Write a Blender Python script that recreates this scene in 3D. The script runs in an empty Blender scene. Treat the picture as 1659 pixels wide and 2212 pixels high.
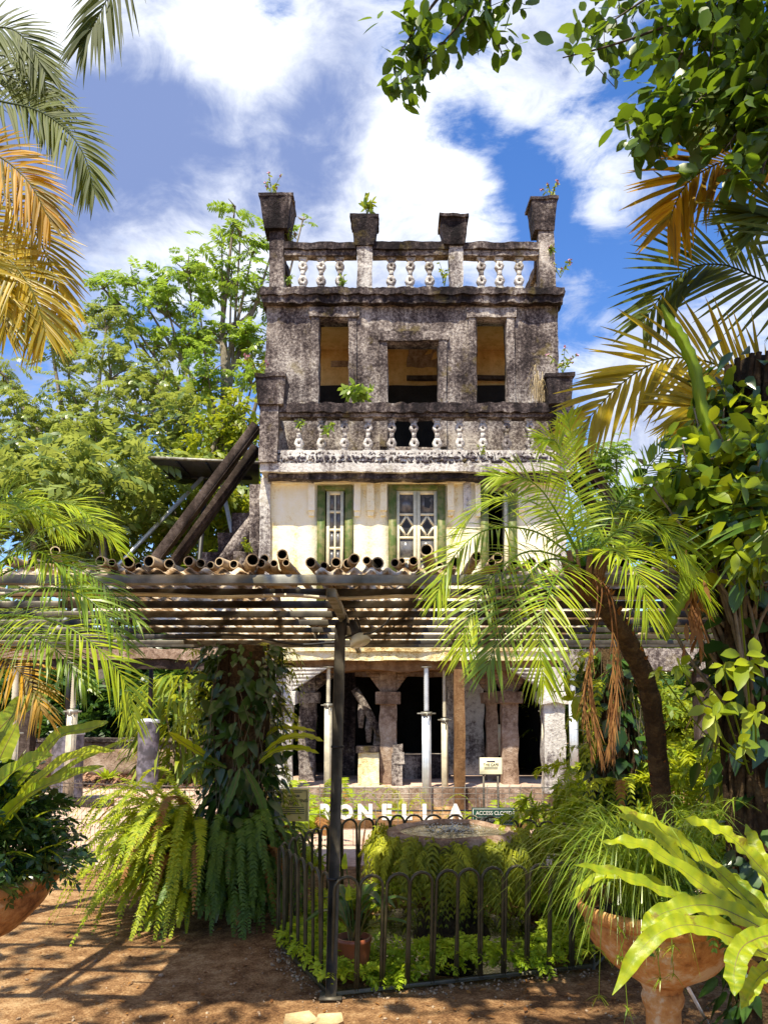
import bpy, math, random
import numpy as np
from mathutils import Vector
C = bpy.context.scene
COL = C.collection
R = np.random.default_rng(7)
random.seed(7)
TH = math.radians(5.0)
F0, CX, CY, EYE = 1703.3, 829.5, 1360.7, 1.6

def P(px, py, Y):
    """world point at depth Y seen at photo position (1659 x 2212 scale)"""
    u = (px-CX)/F0; v = -(py-CY)/F0
    t = Y/(math.cos(TH)-v*math.sin(TH))
    return np.array([u*t, Y, EYE+t*(math.sin(TH)+v*math.cos(TH))])
def G(px, py, z=0.0):
    v = -(py-CY)/F0
    t = (z-EYE)/(math.sin(TH)+v*math.cos(TH))
    return np.array([(px-CX)/F0*t, t*(math.cos(TH)-v*math.sin(TH)), z])

# ---------------- camera, sky, sun, exposure ----------------
cam_d = bpy.data.cameras.new('camera'); cam = bpy.data.objects.new('camera', cam_d); COL.objects.link(cam)
cam.location = (0, 0, EYE); cam.rotation_euler = (math.pi/2+TH, 0, 0)
cam_d.sensor_width = 36; cam_d.sensor_fit = 'AUTO'; cam_d.lens = 27.72; cam_d.shift_y = 0.1150
cam_d.clip_start = 0.05; cam_d.clip_end = 3000
C.camera = cam
SUN_EL, SUN_AZ = math.radians(63), math.radians(205)      # azimuth clockwise from +Y: behind the camera, to the left
SD = np.array([math.cos(SUN_EL)*math.sin(SUN_AZ), math.cos(SUN_EL)*math.cos(SUN_AZ), math.sin(SUN_EL)])
sun_d = bpy.data.lights.new('sun', 'SUN'); sun_d.energy = 4.9; sun_d.angle = math.radians(0.5); sun_d.color = (1.0, .91, .72)
sun = bpy.data.objects.new('sun', sun_d); COL.objects.link(sun)
sun.rotation_euler = Vector((-SD[0], -SD[1], -SD[2])).to_track_quat('-Z', 'Y').to_euler()
sun.location = (-10, -20, 40)
C.view_settings.view_transform = 'Standard'; C.view_settings.look = 'None'
C.view_settings.exposure = 0.97; C.view_settings.gamma = 1; C.view_settings.use_curve_mapping = False
C.cycles.max_bounces = 8; C.cycles.transparent_max_bounces = 8; C.cycles.transmission_bounces = 4

class NT:
    """small node helper"""
    def __init__(s, tree): s.t = tree; s.n = tree.nodes; s.l = tree.links
    def new(s, typ, **kw):
        n = s.n.new(typ)
        for k, v in kw.items(): setattr(n, k, v)
        return n
    def put(s, n, i, v):
        if hasattr(v, 'is_linked') or isinstance(v, bpy.types.NodeSocket): s.l.new(v, n.inputs[i])
        else: n.inputs[i].default_value = v
    def math(s, op, a, b=0.0, c=None, clamp=False):
        n = s.new('ShaderNodeMath', operation=op, use_clamp=clamp); s.put(n, 0, a); s.put(n, 1, b)
        if c is not None: s.put(n, 2, c)
        return n.outputs[0]
    def vmul(s, a, v):
        n = s.new('ShaderNodeVectorMath', operation='MULTIPLY'); s.put(n, 0, a); n.inputs[1].default_value = v; return n.outputs[0]
    def noise(s, vec, scale, detail=5, rough=.55, dist=0.0):
        n = s.new('ShaderNodeTexNoise'); s.put(n, 'Vector', vec); n.inputs['Scale'].default_value = scale
        n.inputs['Detail'].default_value = detail; n.inputs['Roughness'].default_value = rough; n.inputs['Distortion'].default_value = dist
        return n.outputs[0]
    def ramp(s, fac, stops, interp='LINEAR'):
        n = s.new('ShaderNodeValToRGB'); s.put(n, 0, fac); e = n.color_ramp.elements; n.color_ramp.interpolation = interp
        while len(e) < len(stops): e.new(0.5)
        for el, (p, c) in zip(e, stops):
            el.position = p; el.color = (c, c, c, 1) if isinstance(c, (int, float)) else (*c, 1)
        return n.outputs[0]
    def mix(s, f, a, b, blend='MIX'):
        n = s.new('ShaderNodeMix', data_type='RGBA', blend_type=blend); s.put(n, 0, f)
        s.put(n, 6, (*a, 1) if isinstance(a, tuple) else a); s.put(n, 7, (*b, 1) if isinstance(b, tuple) else b)
        return n.outputs[2]
    def smooth(s, x, lo, hi):
        n = s.new('ShaderNodeMapRange', interpolation_type='SMOOTHSTEP'); s.put(n, 0, x)
        n.inputs[1].default_value = lo; n.inputs[2].default_value = hi; return n.outputs[0]

world = bpy.data.worlds.new('World'); C.world = world; world.use_nodes = True
w = NT(world.node_tree); w.n.clear()
sky = w.new('ShaderNodeTexSky', sky_type='NISHITA', sun_disc=False, sun_elevation=SUN_EL, sun_rotation=SUN_AZ)
sky.air_density = 1.0; sky.dust_density = 0.3; sky.ozone_density = 3.0
hs = w.new('ShaderNodeHueSaturation'); hs.inputs['Saturation'].default_value = 1.25; hs.inputs['Value'].default_value = 1.75; hs.inputs['Hue'].default_value = .510
w.l.new(sky.outputs[0], hs.inputs['Color'])
D = w.new('ShaderNodeTexCoord').outputs['Generated']
sep = w.new('ShaderNodeSeparateXYZ'); w.l.new(D, sep.inputs[0])
def blob(px, py, rpx, amp):
    d = P(px, py, 1.0)-np.array([0, 0, EYE]); d = d/np.linalg.norm(d)
    k = 1.0/(rpx/F0*1.0)**2
    n = w.new('ShaderNodeVectorMath', operation='DOT_PRODUCT'); w.l.new(D, n.inputs[0]); n.inputs[1].default_value = tuple(d)
    e = w.math('MULTIPLY', w.math('SUBTRACT', n.outputs['Value'], 1.0), 2*k)
    return w.math('MULTIPLY', w.math('EXPONENT', e), amp)
def blobs(lst):
    o = None
    for b in lst:
        v = blob(*b); o = v if o is None else w.math('ADD', o, v)
    return o
warp = w.new('ShaderNodeVectorMath', operation='MULTIPLY'); w.l.new(D, warp.inputs[0]); warp.inputs[1].default_value = (1, 1, 1.5)
nz = w.noise(warp.outputs[0], 5.2, 9, .60, .35)
nf = w.noise(warp.outputs[0], 15.0, 6, .62, .5)
nn = w.math('ADD', w.math('MULTIPLY', nz, .60), w.math('MULTIPLY', nf, .40))
wp2 = w.new('ShaderNodeVectorMath', operation='MULTIPLY'); w.l.new(D, wp2.inputs[0]); wp2.inputs[1].default_value = (1, 1, 2.6)
nw_ = w.noise(wp2.outputs[0], 9.0, 7, .66, .8)
dens = w.math('ADD', w.math('ADD', w.math('MULTIPLY', w.math('SUBTRACT', nn, .5), 4.2), w.math('MULTIPLY', w.math('SUBTRACT', nw_, .5), 1.6)), blobs([
    (150, 330, 330, .85), (520, 110, 190, .6), (700, 330, 240, .65), (560, 430, 200, .4), (870, 380, 120, .55), (1030, 430, 110, .75), (960, 330, 60, .35),
    (1400, 880, 110, 1.05), (1340, 985, 55, .7), (1600, 640, 90, .5), (1290, 390, 75, .65), (1310, 470, 50, .4), (1180, 150, 170, .38), (1060, 190, 80, .3),
    (965, 270, 50, -.75), (1030, 300, 50, -.8), (1110, 345, 55, -.85), (1180, 410, 60, -.75), (1240, 560, 110, -.45), (1290, 640, 110, .12), (1265, 925, 55, -.8),
    (600, 15, 45, -.95), (1480, 420, 120, -.4), (1330, 780, 130, .2), (1230, 820, 60, .2), (40, 720, 150, .1), (60, 60, 120, .3), (1420, 620, 90, -.2)]))
cover = w.smooth(dens, -.22, .85)
shade = w.math('ADD', blobs([(190, 250, 150, .72), (60, 470, 170, .6), (40, 760, 120, .6), (330, 330, 130, .5), (640, 330, 130, .42), (720, 240, 90, .40), (480, 270, 130, .42), (760, 90, 60, .35),
                             (520, 90, 110, -.8), (120, 20, 80, -.9), (870, 330, 90, -.55), (1400, 870, 90, .2), (1060, 430, 90, -.3), (400, 500, 120, -.25)]),
               w.math('MULTIPLY', w.math('SUBTRACT', nn, .5), 3.6))
lit = w.smooth(w.math('SUBTRACT', .50, shade), -.40, .85)
ccol = w.mix(lit, (1.9, 2.6, 4.9), (9.2, 9.5, 10.0))
skyc = w.mix(cover, hs.outputs[0], ccol)
bg = w.new('ShaderNodeBackground'); bg.inputs['Strength'].default_value = 0.071; w.l.new(skyc, bg.inputs[0])
wo = w.new('ShaderNodeOutputWorld'); w.l.new(bg.outputs[0], wo.inputs[0])

# ---------------- materials ----------------
def newmat(name):
    m = bpy.data.materials.new(name); m.use_nodes = True
    n = NT(m.node_tree); b = m.node_tree.nodes['Principled BSDF']
    return m, n, b
def pos(n): return n.new('ShaderNodeNewGeometry').outputs['Position']
def bump(n, b, h, strength, dist=.02):
    x = n.new('ShaderNodeBump'); x.inputs['Strength'].default_value = strength; x.inputs['Distance'].default_value = dist
    n.put(x, 'Height', h); n.l.new(x.outputs[0], b.inputs['Normal'])
def leafmat(name, ca, cb, trans=.45, rough=.45, tcol=None, spec=.4, blotch=0.0):
    m, n, b = newmat(name)
    a = n.new('ShaderNodeAttribute', attribute_name='tint').outputs['Fac']
    v = n.noise(pos(n), 9, 3)
    f = n.math('ADD', a, n.math('MULTIPLY', n.math('SUBTRACT', v, .5), .5), clamp=True)
    c = n.mix(f, ca, cb)
    if blotch:
        bl = n.math('MULTIPLY', n.smooth(n.noise(pos(n), 22, 7, .75), .55, .66), blotch); c = n.mix(bl, c, (.20, .11, .02))
        bump(n, b, n.noise(pos(n), 60, 4), .25, .01)
    n.l.new(c, b.inputs['Base Color'])
    b.inputs['Roughness'].default_value = rough; b.inputs['Specular IOR Level'].default_value = spec
    if trans:
        t = n.new('ShaderNodeBsdfTranslucent')
        tc = n.mix(.45, c, tcol or (min(1, cb[0]*2.1), min(1, cb[1]*1.7), cb[2]))
        n.l.new(tc, t.inputs[0])
        mx = n.new('ShaderNodeMixShader'); mx.inputs[0].default_value = trans
        n.l.new(b.outputs[0], mx.inputs[1]); n.l.new(t.outputs[0], mx.inputs[2])
        n.l.new(mx.outputs[0], m.node_tree.nodes['Material Output'].inputs[0])
    return m
def plain(name, col, rough=.6, metal=0.0, var=.25, scale=14, bmp=.15, col2=None, detail=5):
    m, n, b = newmat(name); p = pos(n)
    v = n.noise(p, scale, detail)
    c2 = col2 or tuple(x*(1-var) for x in col)
    n.l.new(n.mix(n.smooth(v, .38, .62), col, c2), b.inputs['Base Color'])
    b.inputs['Roughness'].default_value = rough; b.inputs['Metallic'].default_value = metal
    if bmp: bump(n, b, n.noise(p, scale*4, 4), bmp, .01)
    return m
def stone(name, stops, scale=7, bmp=.7, streak=.5, rough=.92, big=1.1, dist=.03, moss=0.0):
    m, n, b = newmat(name); p = pos(n)
    n1 = n.noise(p, big, 4); n2 = n.noise(p, scale, 8, .68); n3 = n.noise(p, scale*4.5, 5, .6)
    st = n.noise(n.vmul(p, (4.5, 4.5, .45)), 1.0, 5)
    v = n.math('ADD', n.math('MULTIPLY', n2, .5), n.math('MULTIPLY', n1, .5))
    v = n.math('ADD', v, n.math('MULTIPLY', n.math('SUBTRACT', n3, .5), .26))
    v = n.math('ADD', v, n.math('MULTIPLY', n.math('SUBTRACT', st, .5), streak))
    col = n.ramp(v, stops)
    if moss: col = n.mix(n.math('MULTIPLY', n.smooth(n.noise(p, 2.3, 6, .65), .56, .70), moss), col, (.17, .13, .035))
    n.l.new(col, b.inputs['Base Color'])
    b.inputs['Roughness'].default_value = rough; b.inputs['Specular IOR Level'].default_value = .15
    bump(n, b, n.math('ADD', n2, n.math('MULTIPLY', n3, .45)), bmp, dist)
    return m
M = {}
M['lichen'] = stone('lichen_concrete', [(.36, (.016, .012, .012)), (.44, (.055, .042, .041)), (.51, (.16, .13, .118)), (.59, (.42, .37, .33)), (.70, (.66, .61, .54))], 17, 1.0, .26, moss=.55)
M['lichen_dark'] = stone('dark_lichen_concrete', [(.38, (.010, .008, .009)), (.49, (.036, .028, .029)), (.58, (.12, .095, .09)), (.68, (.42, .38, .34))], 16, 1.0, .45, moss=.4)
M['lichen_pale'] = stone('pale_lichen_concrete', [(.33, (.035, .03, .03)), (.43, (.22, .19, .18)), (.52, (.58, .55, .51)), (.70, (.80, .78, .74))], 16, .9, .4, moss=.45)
M['cream'] = stone('cream_plaster', [(.26, (.42, .22, .07)), (.35, (.70, .53, .24)), (.44, (.86, .78, .54)), (.66, (.90, .86, .72))], 6, .6, .40, big=.8)
M['beamcream'] = stone('peeling_cream_paint', [(.30, (.07, .05, .03)), (.39, (.42, .27, .10)), (.46, (.74, .62, .32)), (.62, (.84, .80, .66))], 9, .9, .15)
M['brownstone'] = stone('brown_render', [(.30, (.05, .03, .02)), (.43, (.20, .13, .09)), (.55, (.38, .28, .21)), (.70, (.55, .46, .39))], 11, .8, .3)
M['orange'] = stone('orange_plaster', [(.27, (.14, .06, .02)), (.38, (.52, .32, .11)), (.55, (.72, .50, .22)), (.75, (.78, .60, .34))], 8, .3, .25)
M['dark'] = stone('interior_dark_plaster', [(.3, (.008, .008, .009)), (.7, (.03, .028, .027))], 5, .4, .2)  # near-black: shade of the unlit rooms put into the colour
M['mulch'] = stone('leaf_litter', [(.30, (.04, .02, .012)), (.48, (.20, .10, .06)), (.62, (.42, .26, .17)), (.75, (.62, .46, .34))], 14, 1, 0)
M['timber'] = stone('weathered_timber', [(.3, (.015, .011, .009)), (.5, (.045, .032, .026)), (.7, (.13, .10, .085))], 10, .6, .6)
M['browntimber'] = stone('brown_timber', [(.3, (.05, .025, .012)), (.5, (.17, .09, .04)), (.7, (.30, .19, .10))], 8, .5, .6)
M['galv'] = plain('galvanised_steel', (.34, .33, .29), .5, .35, .45, 8, .1, (.19, .17, .12))
M['dullsteel'] = plain('dull_brown_steel', (.10, .085, .06), .5, .35, .4, 10, .12, (.05, .042, .03))
M['alu'] = plain('aluminium', (.72, .74, .76), .38, .55, .15, 9, .05)
M['alucream'] = plain('cream_painted_steel', (.60, .54, .40), .45, .1, .25, 9, .08)
M['blacksteel'] = plain('black_steel', (.018, .018, .02), .5, .2, .3, 10, .05)
M['wrap'] = plain('grey_plastic_wrap', (.20, .18, .22), .42, 0, .6, 7, .35, (.06, .055, .065))
M['wrapcap'] = plain('pale_wrap_cap', (.58, .60, .66), .5, 0, .2, 9, .1)
M['green'] = plain('green_frame_paint', (.085, .135, .02), .6, 0, .4, 9, .25, (.21, .20, .07))
M['sash'] = plain('cream_sash_paint', (.80, .72, .50), .55, 0, .15, 12, .1)
M['pane'] = plain('dusty_glass', (.085, .085, .09), .22, 0, .5, 9, .03, (.16, .155, .155))
M['brokenpane'] = plain('dark_void', (.01, .01, .011), .6, 0, .2, 5, 0)
M['terra'] = stone('terracotta', [(.36, (.05, .024, .012)), (.44, (.22, .095, .034)), (.51, (.42, .20, .068)), (.57, (.50, .27, .10)), (.64, (.58, .46, .31))], 8, .6, .45, .8)
M['redpot'] = plain('red_glazed_clay', (.30, .085, .035), .35, 0, .35, 6, .05)
M['soil'] = plain('potting_soil', (.03, .018, .01), .95, 0, .5, 40, .6)
M['bamboo'] = stone('bamboo_pole', [(.32, (.06, .035, .02)), (.44, (.26, .17, .09)), (.56, (.50, .37, .22)), (.75, (.72, .62, .46))], 6, .25, 0, .6, 2.5)
M['hollow'] = plain('pole_hollow', (.012, .009, .007), .9, 0, .2, 5, 0)
M['bark'] = stone('mossy_bark', [(.3, (.012, .008, .006)), (.48, (.05, .032, .018)), (.62, (.13, .085, .04)), (.75, (.25, .2, .1))], 12, 1, .2)
M['palebark'] = stone('pale_bark', [(.3, (.06, .05, .04)), (.5, (.20, .17, .13)), (.7, (.38, .34, .28))], 9, .7, .3)
M['twig'] = plain('twig_bark', (.06, .04, .025), .8, 0, .4, 20, .2)
M['grey_twig'] = plain('pale_twig', (.22, .18, .12), .8, 0, .4, 20, .2)
M['dry'] = leafmat('dry_frond', (.16, .065, .018), (.36, .18, .05), .3, .8)
M['straw'] = leafmat('dry_grass', (.36, .28, .16), (.55, .46, .3), .3, .8)
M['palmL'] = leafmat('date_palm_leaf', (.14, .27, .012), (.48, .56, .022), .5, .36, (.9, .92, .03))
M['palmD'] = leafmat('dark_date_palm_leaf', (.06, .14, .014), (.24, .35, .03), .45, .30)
M['caneG'] = leafmat('cane_palm_green', (.030, .058, .008), (.11, .15, .012), .45, .6, (.42, .42, .02))
M['caneO'] = leafmat('cane_palm_orange', (.10, .11, .008), (.62, .33, .012), .5, .5, (.95, .50, .015))
M['caneY'] = leafmat('cane_palm_yellow', (.14, .15, .010), (.58, .42, .018), .5, .4, (.9, .58, .02))
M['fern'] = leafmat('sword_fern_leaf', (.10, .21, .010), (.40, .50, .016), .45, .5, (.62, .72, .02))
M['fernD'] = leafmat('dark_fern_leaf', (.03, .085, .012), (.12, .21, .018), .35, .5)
M['feather'] = leafmat('asparagus_fern_leaf', (.15, .26, .010), (.48, .52, .018), .45, .5, (.80, .80, .03))
M['cover'] = leafmat('clubmoss_leaf', (.17, .31, .012), (.52, .62, .025), .45, .55, (.6, .72, .03))
M['mossfern'] = leafmat('hanging_moss_leaf', (.05, .09, .006), (.46, .48, .02), .35, .6)
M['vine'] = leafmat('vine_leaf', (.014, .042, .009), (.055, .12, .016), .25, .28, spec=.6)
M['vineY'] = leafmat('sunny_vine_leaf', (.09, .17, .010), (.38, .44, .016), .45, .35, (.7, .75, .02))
M['canopy'] = leafmat('canopy_leaf', (.03, .075, .008), (.09, .16, .012), .45, .35, (.30, .42, .015))
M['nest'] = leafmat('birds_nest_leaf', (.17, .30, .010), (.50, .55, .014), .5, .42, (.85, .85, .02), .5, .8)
M['nestD'] = leafmat('shaded_birds_nest_leaf', (.14, .22, .012), (.38, .44, .02), .45, .42, None, .4, .8)  # duller copy of the nest leaf with shade put into its colour
M['rib'] = plain('leaf_midrib', (.16, .12, .02), .5, 0, .2, 20, 0)
M['treeD'] = leafmat('olive_tree_leaf', (.055, .115, .024), (.30, .38, .09), .45, .32, spec=.6)
M['treeB'] = leafmat('bright_tree_leaf', (.10, .20, .022), (.34, .44, .06), .5, .32, (.42, .58, .05))
M['treeV'] = leafmat('vine_draped_leaf', (.10, .19, .014), (.32, .38, .025), .45, .45)
M['jungle'] = leafmat('jungle_leaf', (.015, .045, .010), (.07, .15, .022), .35, .35, spec=.6)
M['grass'] = leafmat('grass_blade', (.10, .20, .014), (.32, .42, .04), .4, .32, spec=.7)
M['lily'] = leafmat('peace_lily_leaf', (.025, .085, .012), (.07, .17, .02), .35, .3, spec=.6)
M['white'] = plain('white_paint', (.80, .79, .76), .5, 0, .12, 8, .05)
M['signY'] = plain('yellow_sign_board', (.78, .64, .24), .5, 0, .12, 8, .03)
M['signC'] = plain('cream_sign_board', (.80, .74, .48), .5, 0, .1, 8, .03)
M['signG'] = plain('green_sign_board', (.010, .045, .028), .4, 0, .15, 8, .03)
M['ink'] = plain('sign_ink', (.03, .02, .012), .6, 0, .1, 8, 0)
M['inkblue'] = plain('sign_blue_ink', (.02, .016, .07), .6, 0, .1, 8, 0)
M['pebble'] = plain('pebble_stone', (.40, .30, .20), .85, 0, .5, 30, .2, (.16, .10, .06))
M['paver'] = stone('pale_paver', [(.3, (.30, .20, .10)), (.5, (.52, .38, .20)), (.7, (.66, .54, .34))], 12, .4, 0)
M['slab'] = stone('pink_concrete_paving', [(.28, (.26, .15, .11)), (.45, (.46, .31, .23)), (.6, (.58, .43, .34)), (.75, (.66, .54, .46))], 6, .35, 0)
M['riserstone'] = stone('dark_mortar_stone', [(.3, (.02, .017, .022)), (.5, (.06, .05, .06)), (.66, (.15, .13, .14)), (.8, (.5, .47, .44))], 16, .5, 0)
M['glass'] = plain('frosted_lamp_glass', (.75, .76, .62), .25, 0, .2, 8, .03)
M['flower'] = plain('pink_petal', (.62, .32, .42), .6, 0, .2, 20, 0)
M['panel'] = plain('solar_panel_back', (.045, .04, .045), .5, .1, .4, 5, .08)
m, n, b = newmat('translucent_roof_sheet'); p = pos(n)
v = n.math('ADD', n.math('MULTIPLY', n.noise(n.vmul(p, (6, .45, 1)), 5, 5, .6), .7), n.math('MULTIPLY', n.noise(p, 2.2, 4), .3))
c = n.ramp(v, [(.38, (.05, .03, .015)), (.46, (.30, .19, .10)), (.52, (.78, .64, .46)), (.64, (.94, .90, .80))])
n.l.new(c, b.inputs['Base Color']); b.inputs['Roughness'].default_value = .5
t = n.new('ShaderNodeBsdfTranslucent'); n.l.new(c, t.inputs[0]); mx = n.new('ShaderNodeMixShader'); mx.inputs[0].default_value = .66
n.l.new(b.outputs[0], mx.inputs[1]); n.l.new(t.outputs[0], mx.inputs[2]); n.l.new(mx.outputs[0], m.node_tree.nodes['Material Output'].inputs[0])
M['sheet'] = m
def watermat(name, col, rough):
    m, n, b = newmat(name); b.inputs['Base Color'].default_value = (*col, 1); b.inputs['Roughness'].default_value = rough
    b.inputs['IOR'].default_value = 1.33
    bump(n, b, n.noise(pos(n), 22, 3), .25, .02); return m
M['pond'] = watermat('pond_water', (.012, .012, .006), .06)
M['bubble'] = watermat('basin_water', (.10, .085, .05), .12)
# dirt path
m, n, b = newmat('path_dirt'); p = pos(n)
a1 = n.noise(p, .55, 6, .6); a2 = n.noise(p, 9, 7, .65); a3 = n.noise(p, 70, 4, .7)
v = n.math('ADD', n.math('MULTIPLY', a1, .5), n.math('MULTIPLY', a2, .5)); v = n.math('ADD', v, n.math('MULTIPLY', n.math('SUBTRACT', a3, .5), .45))
c = n.ramp(v, [(.34, (.06, .030, .016)), (.44, (.165, .085, .038)), (.53, (.30, .17, .078)), (.63, (.48, .32, .17))])
n.l.new(c, b.inputs['Base Color']); b.inputs['Roughness'].default_value = .95; b.inputs['Specular IOR Level'].default_value = .12
bump(n, b, n.math('ADD', a2, n.math('MULTIPLY', a3, .8)), .8, .03); M['dirt'] = m

# ---------------- mesh builder ----------------
def sn(V, amp, freq=3.0, seed=0):
    """continuous vector noise from sines"""
    r = np.random.default_rng(seed); o = np.zeros_like(V)
    for k in range(5):
        f = freq*(1.0+k*.9); K = r.normal(size=(3, 3))*f; ph = r.uniform(0, 6.28, 3)
        o += np.sin(V@K+ph)/(1+k*.6)
    return o*amp*.45
class MB:
    def __init__(s): s.v = []; s.q = []; s.t3 = []; s.t = []; s.n = 0
    def add(s, V, Q=None, T=None, tint=0.5):
        V = np.asarray(V, float).reshape(-1, 3); k = len(V)
        if Q is not None and len(Q): s.q.append(np.asarray(Q, int).reshape(-1, 4)+s.n)
        if T is not None and len(T): s.t3.append(np.asarray(T, int).reshape(-1, 3)+s.n)
        s.v.append(V); s.t.append(np.broadcast_to(np.asarray(tint, float), (k,)) if np.ndim(tint) == 0 else np.asarray(tint, float)); s.n += k
        return s
    def box(s, x0, x1, y0, y1, z0, z1, ch=0.0, tint=.5):
        return s.obox(((x0+x1)/2, (y0+y1)/2, (z0+z1)/2), (abs(x1-x0)/2, abs(y1-y0)/2, abs(z1-z0)/2), None, ch, tint)
    def obox(s, c, h, A=None, ch=0.0, tint=.5):
        A = np.eye(3) if A is None else np.asarray(A, float)   # rows = axes
        h = np.asarray(h, float)
        if ch <= 0:
            L = np.array([[x, y, z] for x in (-1, 1) for y in (-1, 1) for z in (-1, 1)], float)*h
            Q = [(0, 1, 3, 2), (4, 6, 7, 5), (0, 4, 5, 1), (2, 3, 7, 6), (0, 2, 6, 4), (1, 5, 7, 3)]
            return s.add(L@A+np.asarray(c, float), Q, tint=tint)
        ch = min(ch, *(h*.45)); L = []; idx = {}
        for sx in (-1, 1):
            for sy in (-1, 1):
                for sz in (-1, 1):
                    for ax in range(3):
                        p_ = np.array([sx, sy, sz])*(h-ch); p_[ax] = (sx, sy, sz)[ax]*h[ax]
                        idx[(sx, sy, sz, ax)] = len(L); L.append(p_)
        Q = []; T = []
        S = (-1, 1)
        for ax in range(3):
            a1, a2 = [i for i in range(3) if i != ax]
            for sg in S:
                def K(u, v):
                    k = [0, 0, 0]; k[ax] = sg; k[a1] = u; k[a2] = v; return idx[(*k, ax)]
                f = [K(-1, -1), K(1, -1), K(1, 1), K(-1, 1)]
                Q.append(f)
        for ax in range(3):      # edges along ax
            a1, a2 = [i for i in range(3) if i != ax]
            for u in S:
                for v in S:
                    def K(sg, which):
                        k = [0, 0, 0]; k[ax] = sg; k[a1] = u; k[a2] = v; return idx[(*k, which)]
                    Q.append([K(-1, a1), K(1, a1), K(1, a2), K(-1, a2)])
        for sx in S:
            for sy in S:
                for sz in S: T.append([idx[(sx, sy, sz, i)] for i in range(3)])
        return s.add(np.array(L)@A+np.asarray(c, float), Q, T, tint)
    def rbox(s, x0, x1, y0, y1, z0, z1, seg=.12, amp=.02, freq=3.5, seed=0, taper=None):
        """rough box: gridded faces displaced by continuous noise"""
        for ax in range(3):
            lo = (x0, y0, z0); hi = (x1, y1, z1); a1, a2 = [i for i in range(3) if i != ax]
            n1 = max(1, int((hi[a1]-lo[a1])/seg)); n2 = max(1, int((hi[a2]-lo[a2])/seg))
            g1, g2 = np.meshgrid(np.linspace(lo[a1], hi[a1], n1+1), np.linspace(lo[a2], hi[a2], n2+1), indexing='ij')
            for e in (lo[ax], hi[ax]):
                V = np.zeros((g1.size, 3)); V[:, ax] = e; V[:, a1] = g1.ravel(); V[:, a2] = g2.ravel()
                if taper:      # taper = scale of the bottom about the centre
                    k = (V[:, 2]-z0)/(z1-z0); sc = taper+(1-taper)*k
                    V[:, 0] = (x0+x1)/2+(V[:, 0]-(x0+x1)/2)*sc; V[:, 1] = (y0+y1)/2+(V[:, 1]-(y0+y1)/2)*sc
                V = V+sn(V, amp, freq, seed)
                i = np.arange(n1)[:, None]*(n2+1)+np.arange(n2)[None, :]; i = i.ravel()
                s.add(V, np.stack([i, i+n2+1, i+n2+2, i+1], 1))
        return s
    def wall(s, x0, x1, z0, z1, yf, yb, ops, seg=.15, amp=.015, freq=3.5, seed=0):
        def lines(a, b, extra):
            L = sorted({a, b, *[e for e in extra if a < e < b]}); o = []
            for p_, q_ in zip(L[:-1], L[1:]): o += list(np.linspace(p_, q_, max(1, int(round((q_-p_)/seg)))+1)[:-1])
            return np.array(o+[b])
        xs = lines(x0, x1, [e for o in ops for e in o[:2]]); zs = lines(z0, z1, [e for o in ops for e in o[2:]])
        nx, nz_ = len(xs)-1, len(zs)-1
        full = np.ones((nx, nz_), bool)
        for (a, b_, c_, d_) in ops:
            xm = (xs[:-1]+xs[1:])/2; zm = (zs[:-1]+zs[1:])/2
            full &= ~(((xm > a) & (xm < b_))[:, None] & ((zm > c_) & (zm < d_))[None, :])
        gx, gz = np.meshgrid(xs, zs, indexing='ij')
        base = s.n; W_ = nz_+1; N_ = gx.size
        V = np.concatenate([np.stack([gx.ravel(), np.full(N_, yy), gz.ravel()], 1) for yy in (yf, yb)])
        V = V+sn(V, amp, freq, seed); Q = []
        for i in range(nx):
            for j in range(nz_):
                if not full[i, j]: continue
                a, b_, c_, d_ = i*W_+j, (i+1)*W_+j, (i+1)*W_+j+1, i*W_+j+1
                Q.append((a, b_, c_, d_)); Q.append((N_+a, N_+d_, N_+c_, N_+b_))
                if i == 0 or not full[i-1, j]: Q.append((a, d_, N_+d_, N_+a))
                if i == nx-1 or not full[i+1, j]: Q.append((b_, N_+b_, N_+c_, c_))
                if j == 0 or not full[i, j-1]: Q.append((a, N_+a, N_+b_, b_))
                if j == nz_-1 or not full[i, j+1]: Q.append((d_, c_, N_+c_, N_+d_))
        return s.add(V, Q)
    def tube(s, pts, r, n=8, cap=True, tint=.5):
        pts = np.asarray(pts, float); m = len(pts); r = np.broadcast_to(np.asarray(r, float), (m,))
        T = np.gradient(pts, axis=0); T /= np.linalg.norm(T, axis=1)[:, None]+1e-12
        ref = np.array([0, 0, 1.0]) if abs(T[0, 2]) < .9 else np.array([1.0, 0, 0])
        V = []
        u = np.cross(T[0], ref); u /= np.linalg.norm(u)
        a = np.linspace(0, 2*np.pi, n, endpoint=False)
        for i in range(m):
            u = u-T[i]*np.dot(u, T[i]); u /= np.linalg.norm(u)+1e-12; v = np.cross(T[i], u)
            V.append(pts[i]+r[i]*(np.cos(a)[:, None]*u+np.sin(a)[:, None]*v))
        V = np.concatenate(V); i = np.arange(m-1)[:, None]*n; j = np.arange(n)[None, :]; k = (j+1) % n
        Q = np.stack([(i+j).ravel(), (i+k).ravel(), (i+n+k).ravel(), (i+n+j).ravel()], 1)
        Tt = []
        if cap:
            V = np.concatenate([V, pts[:1], pts[-1:]]); c0, c1 = m*n, m*n+1
            for jj in range(n):
                Tt.append((c0, (jj+1) % n, jj)); Tt.append((c1, (m-1)*n+jj, (m-1)*n+(jj+1) % n))
        return s.add(V, Q, Tt, tint)
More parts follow.
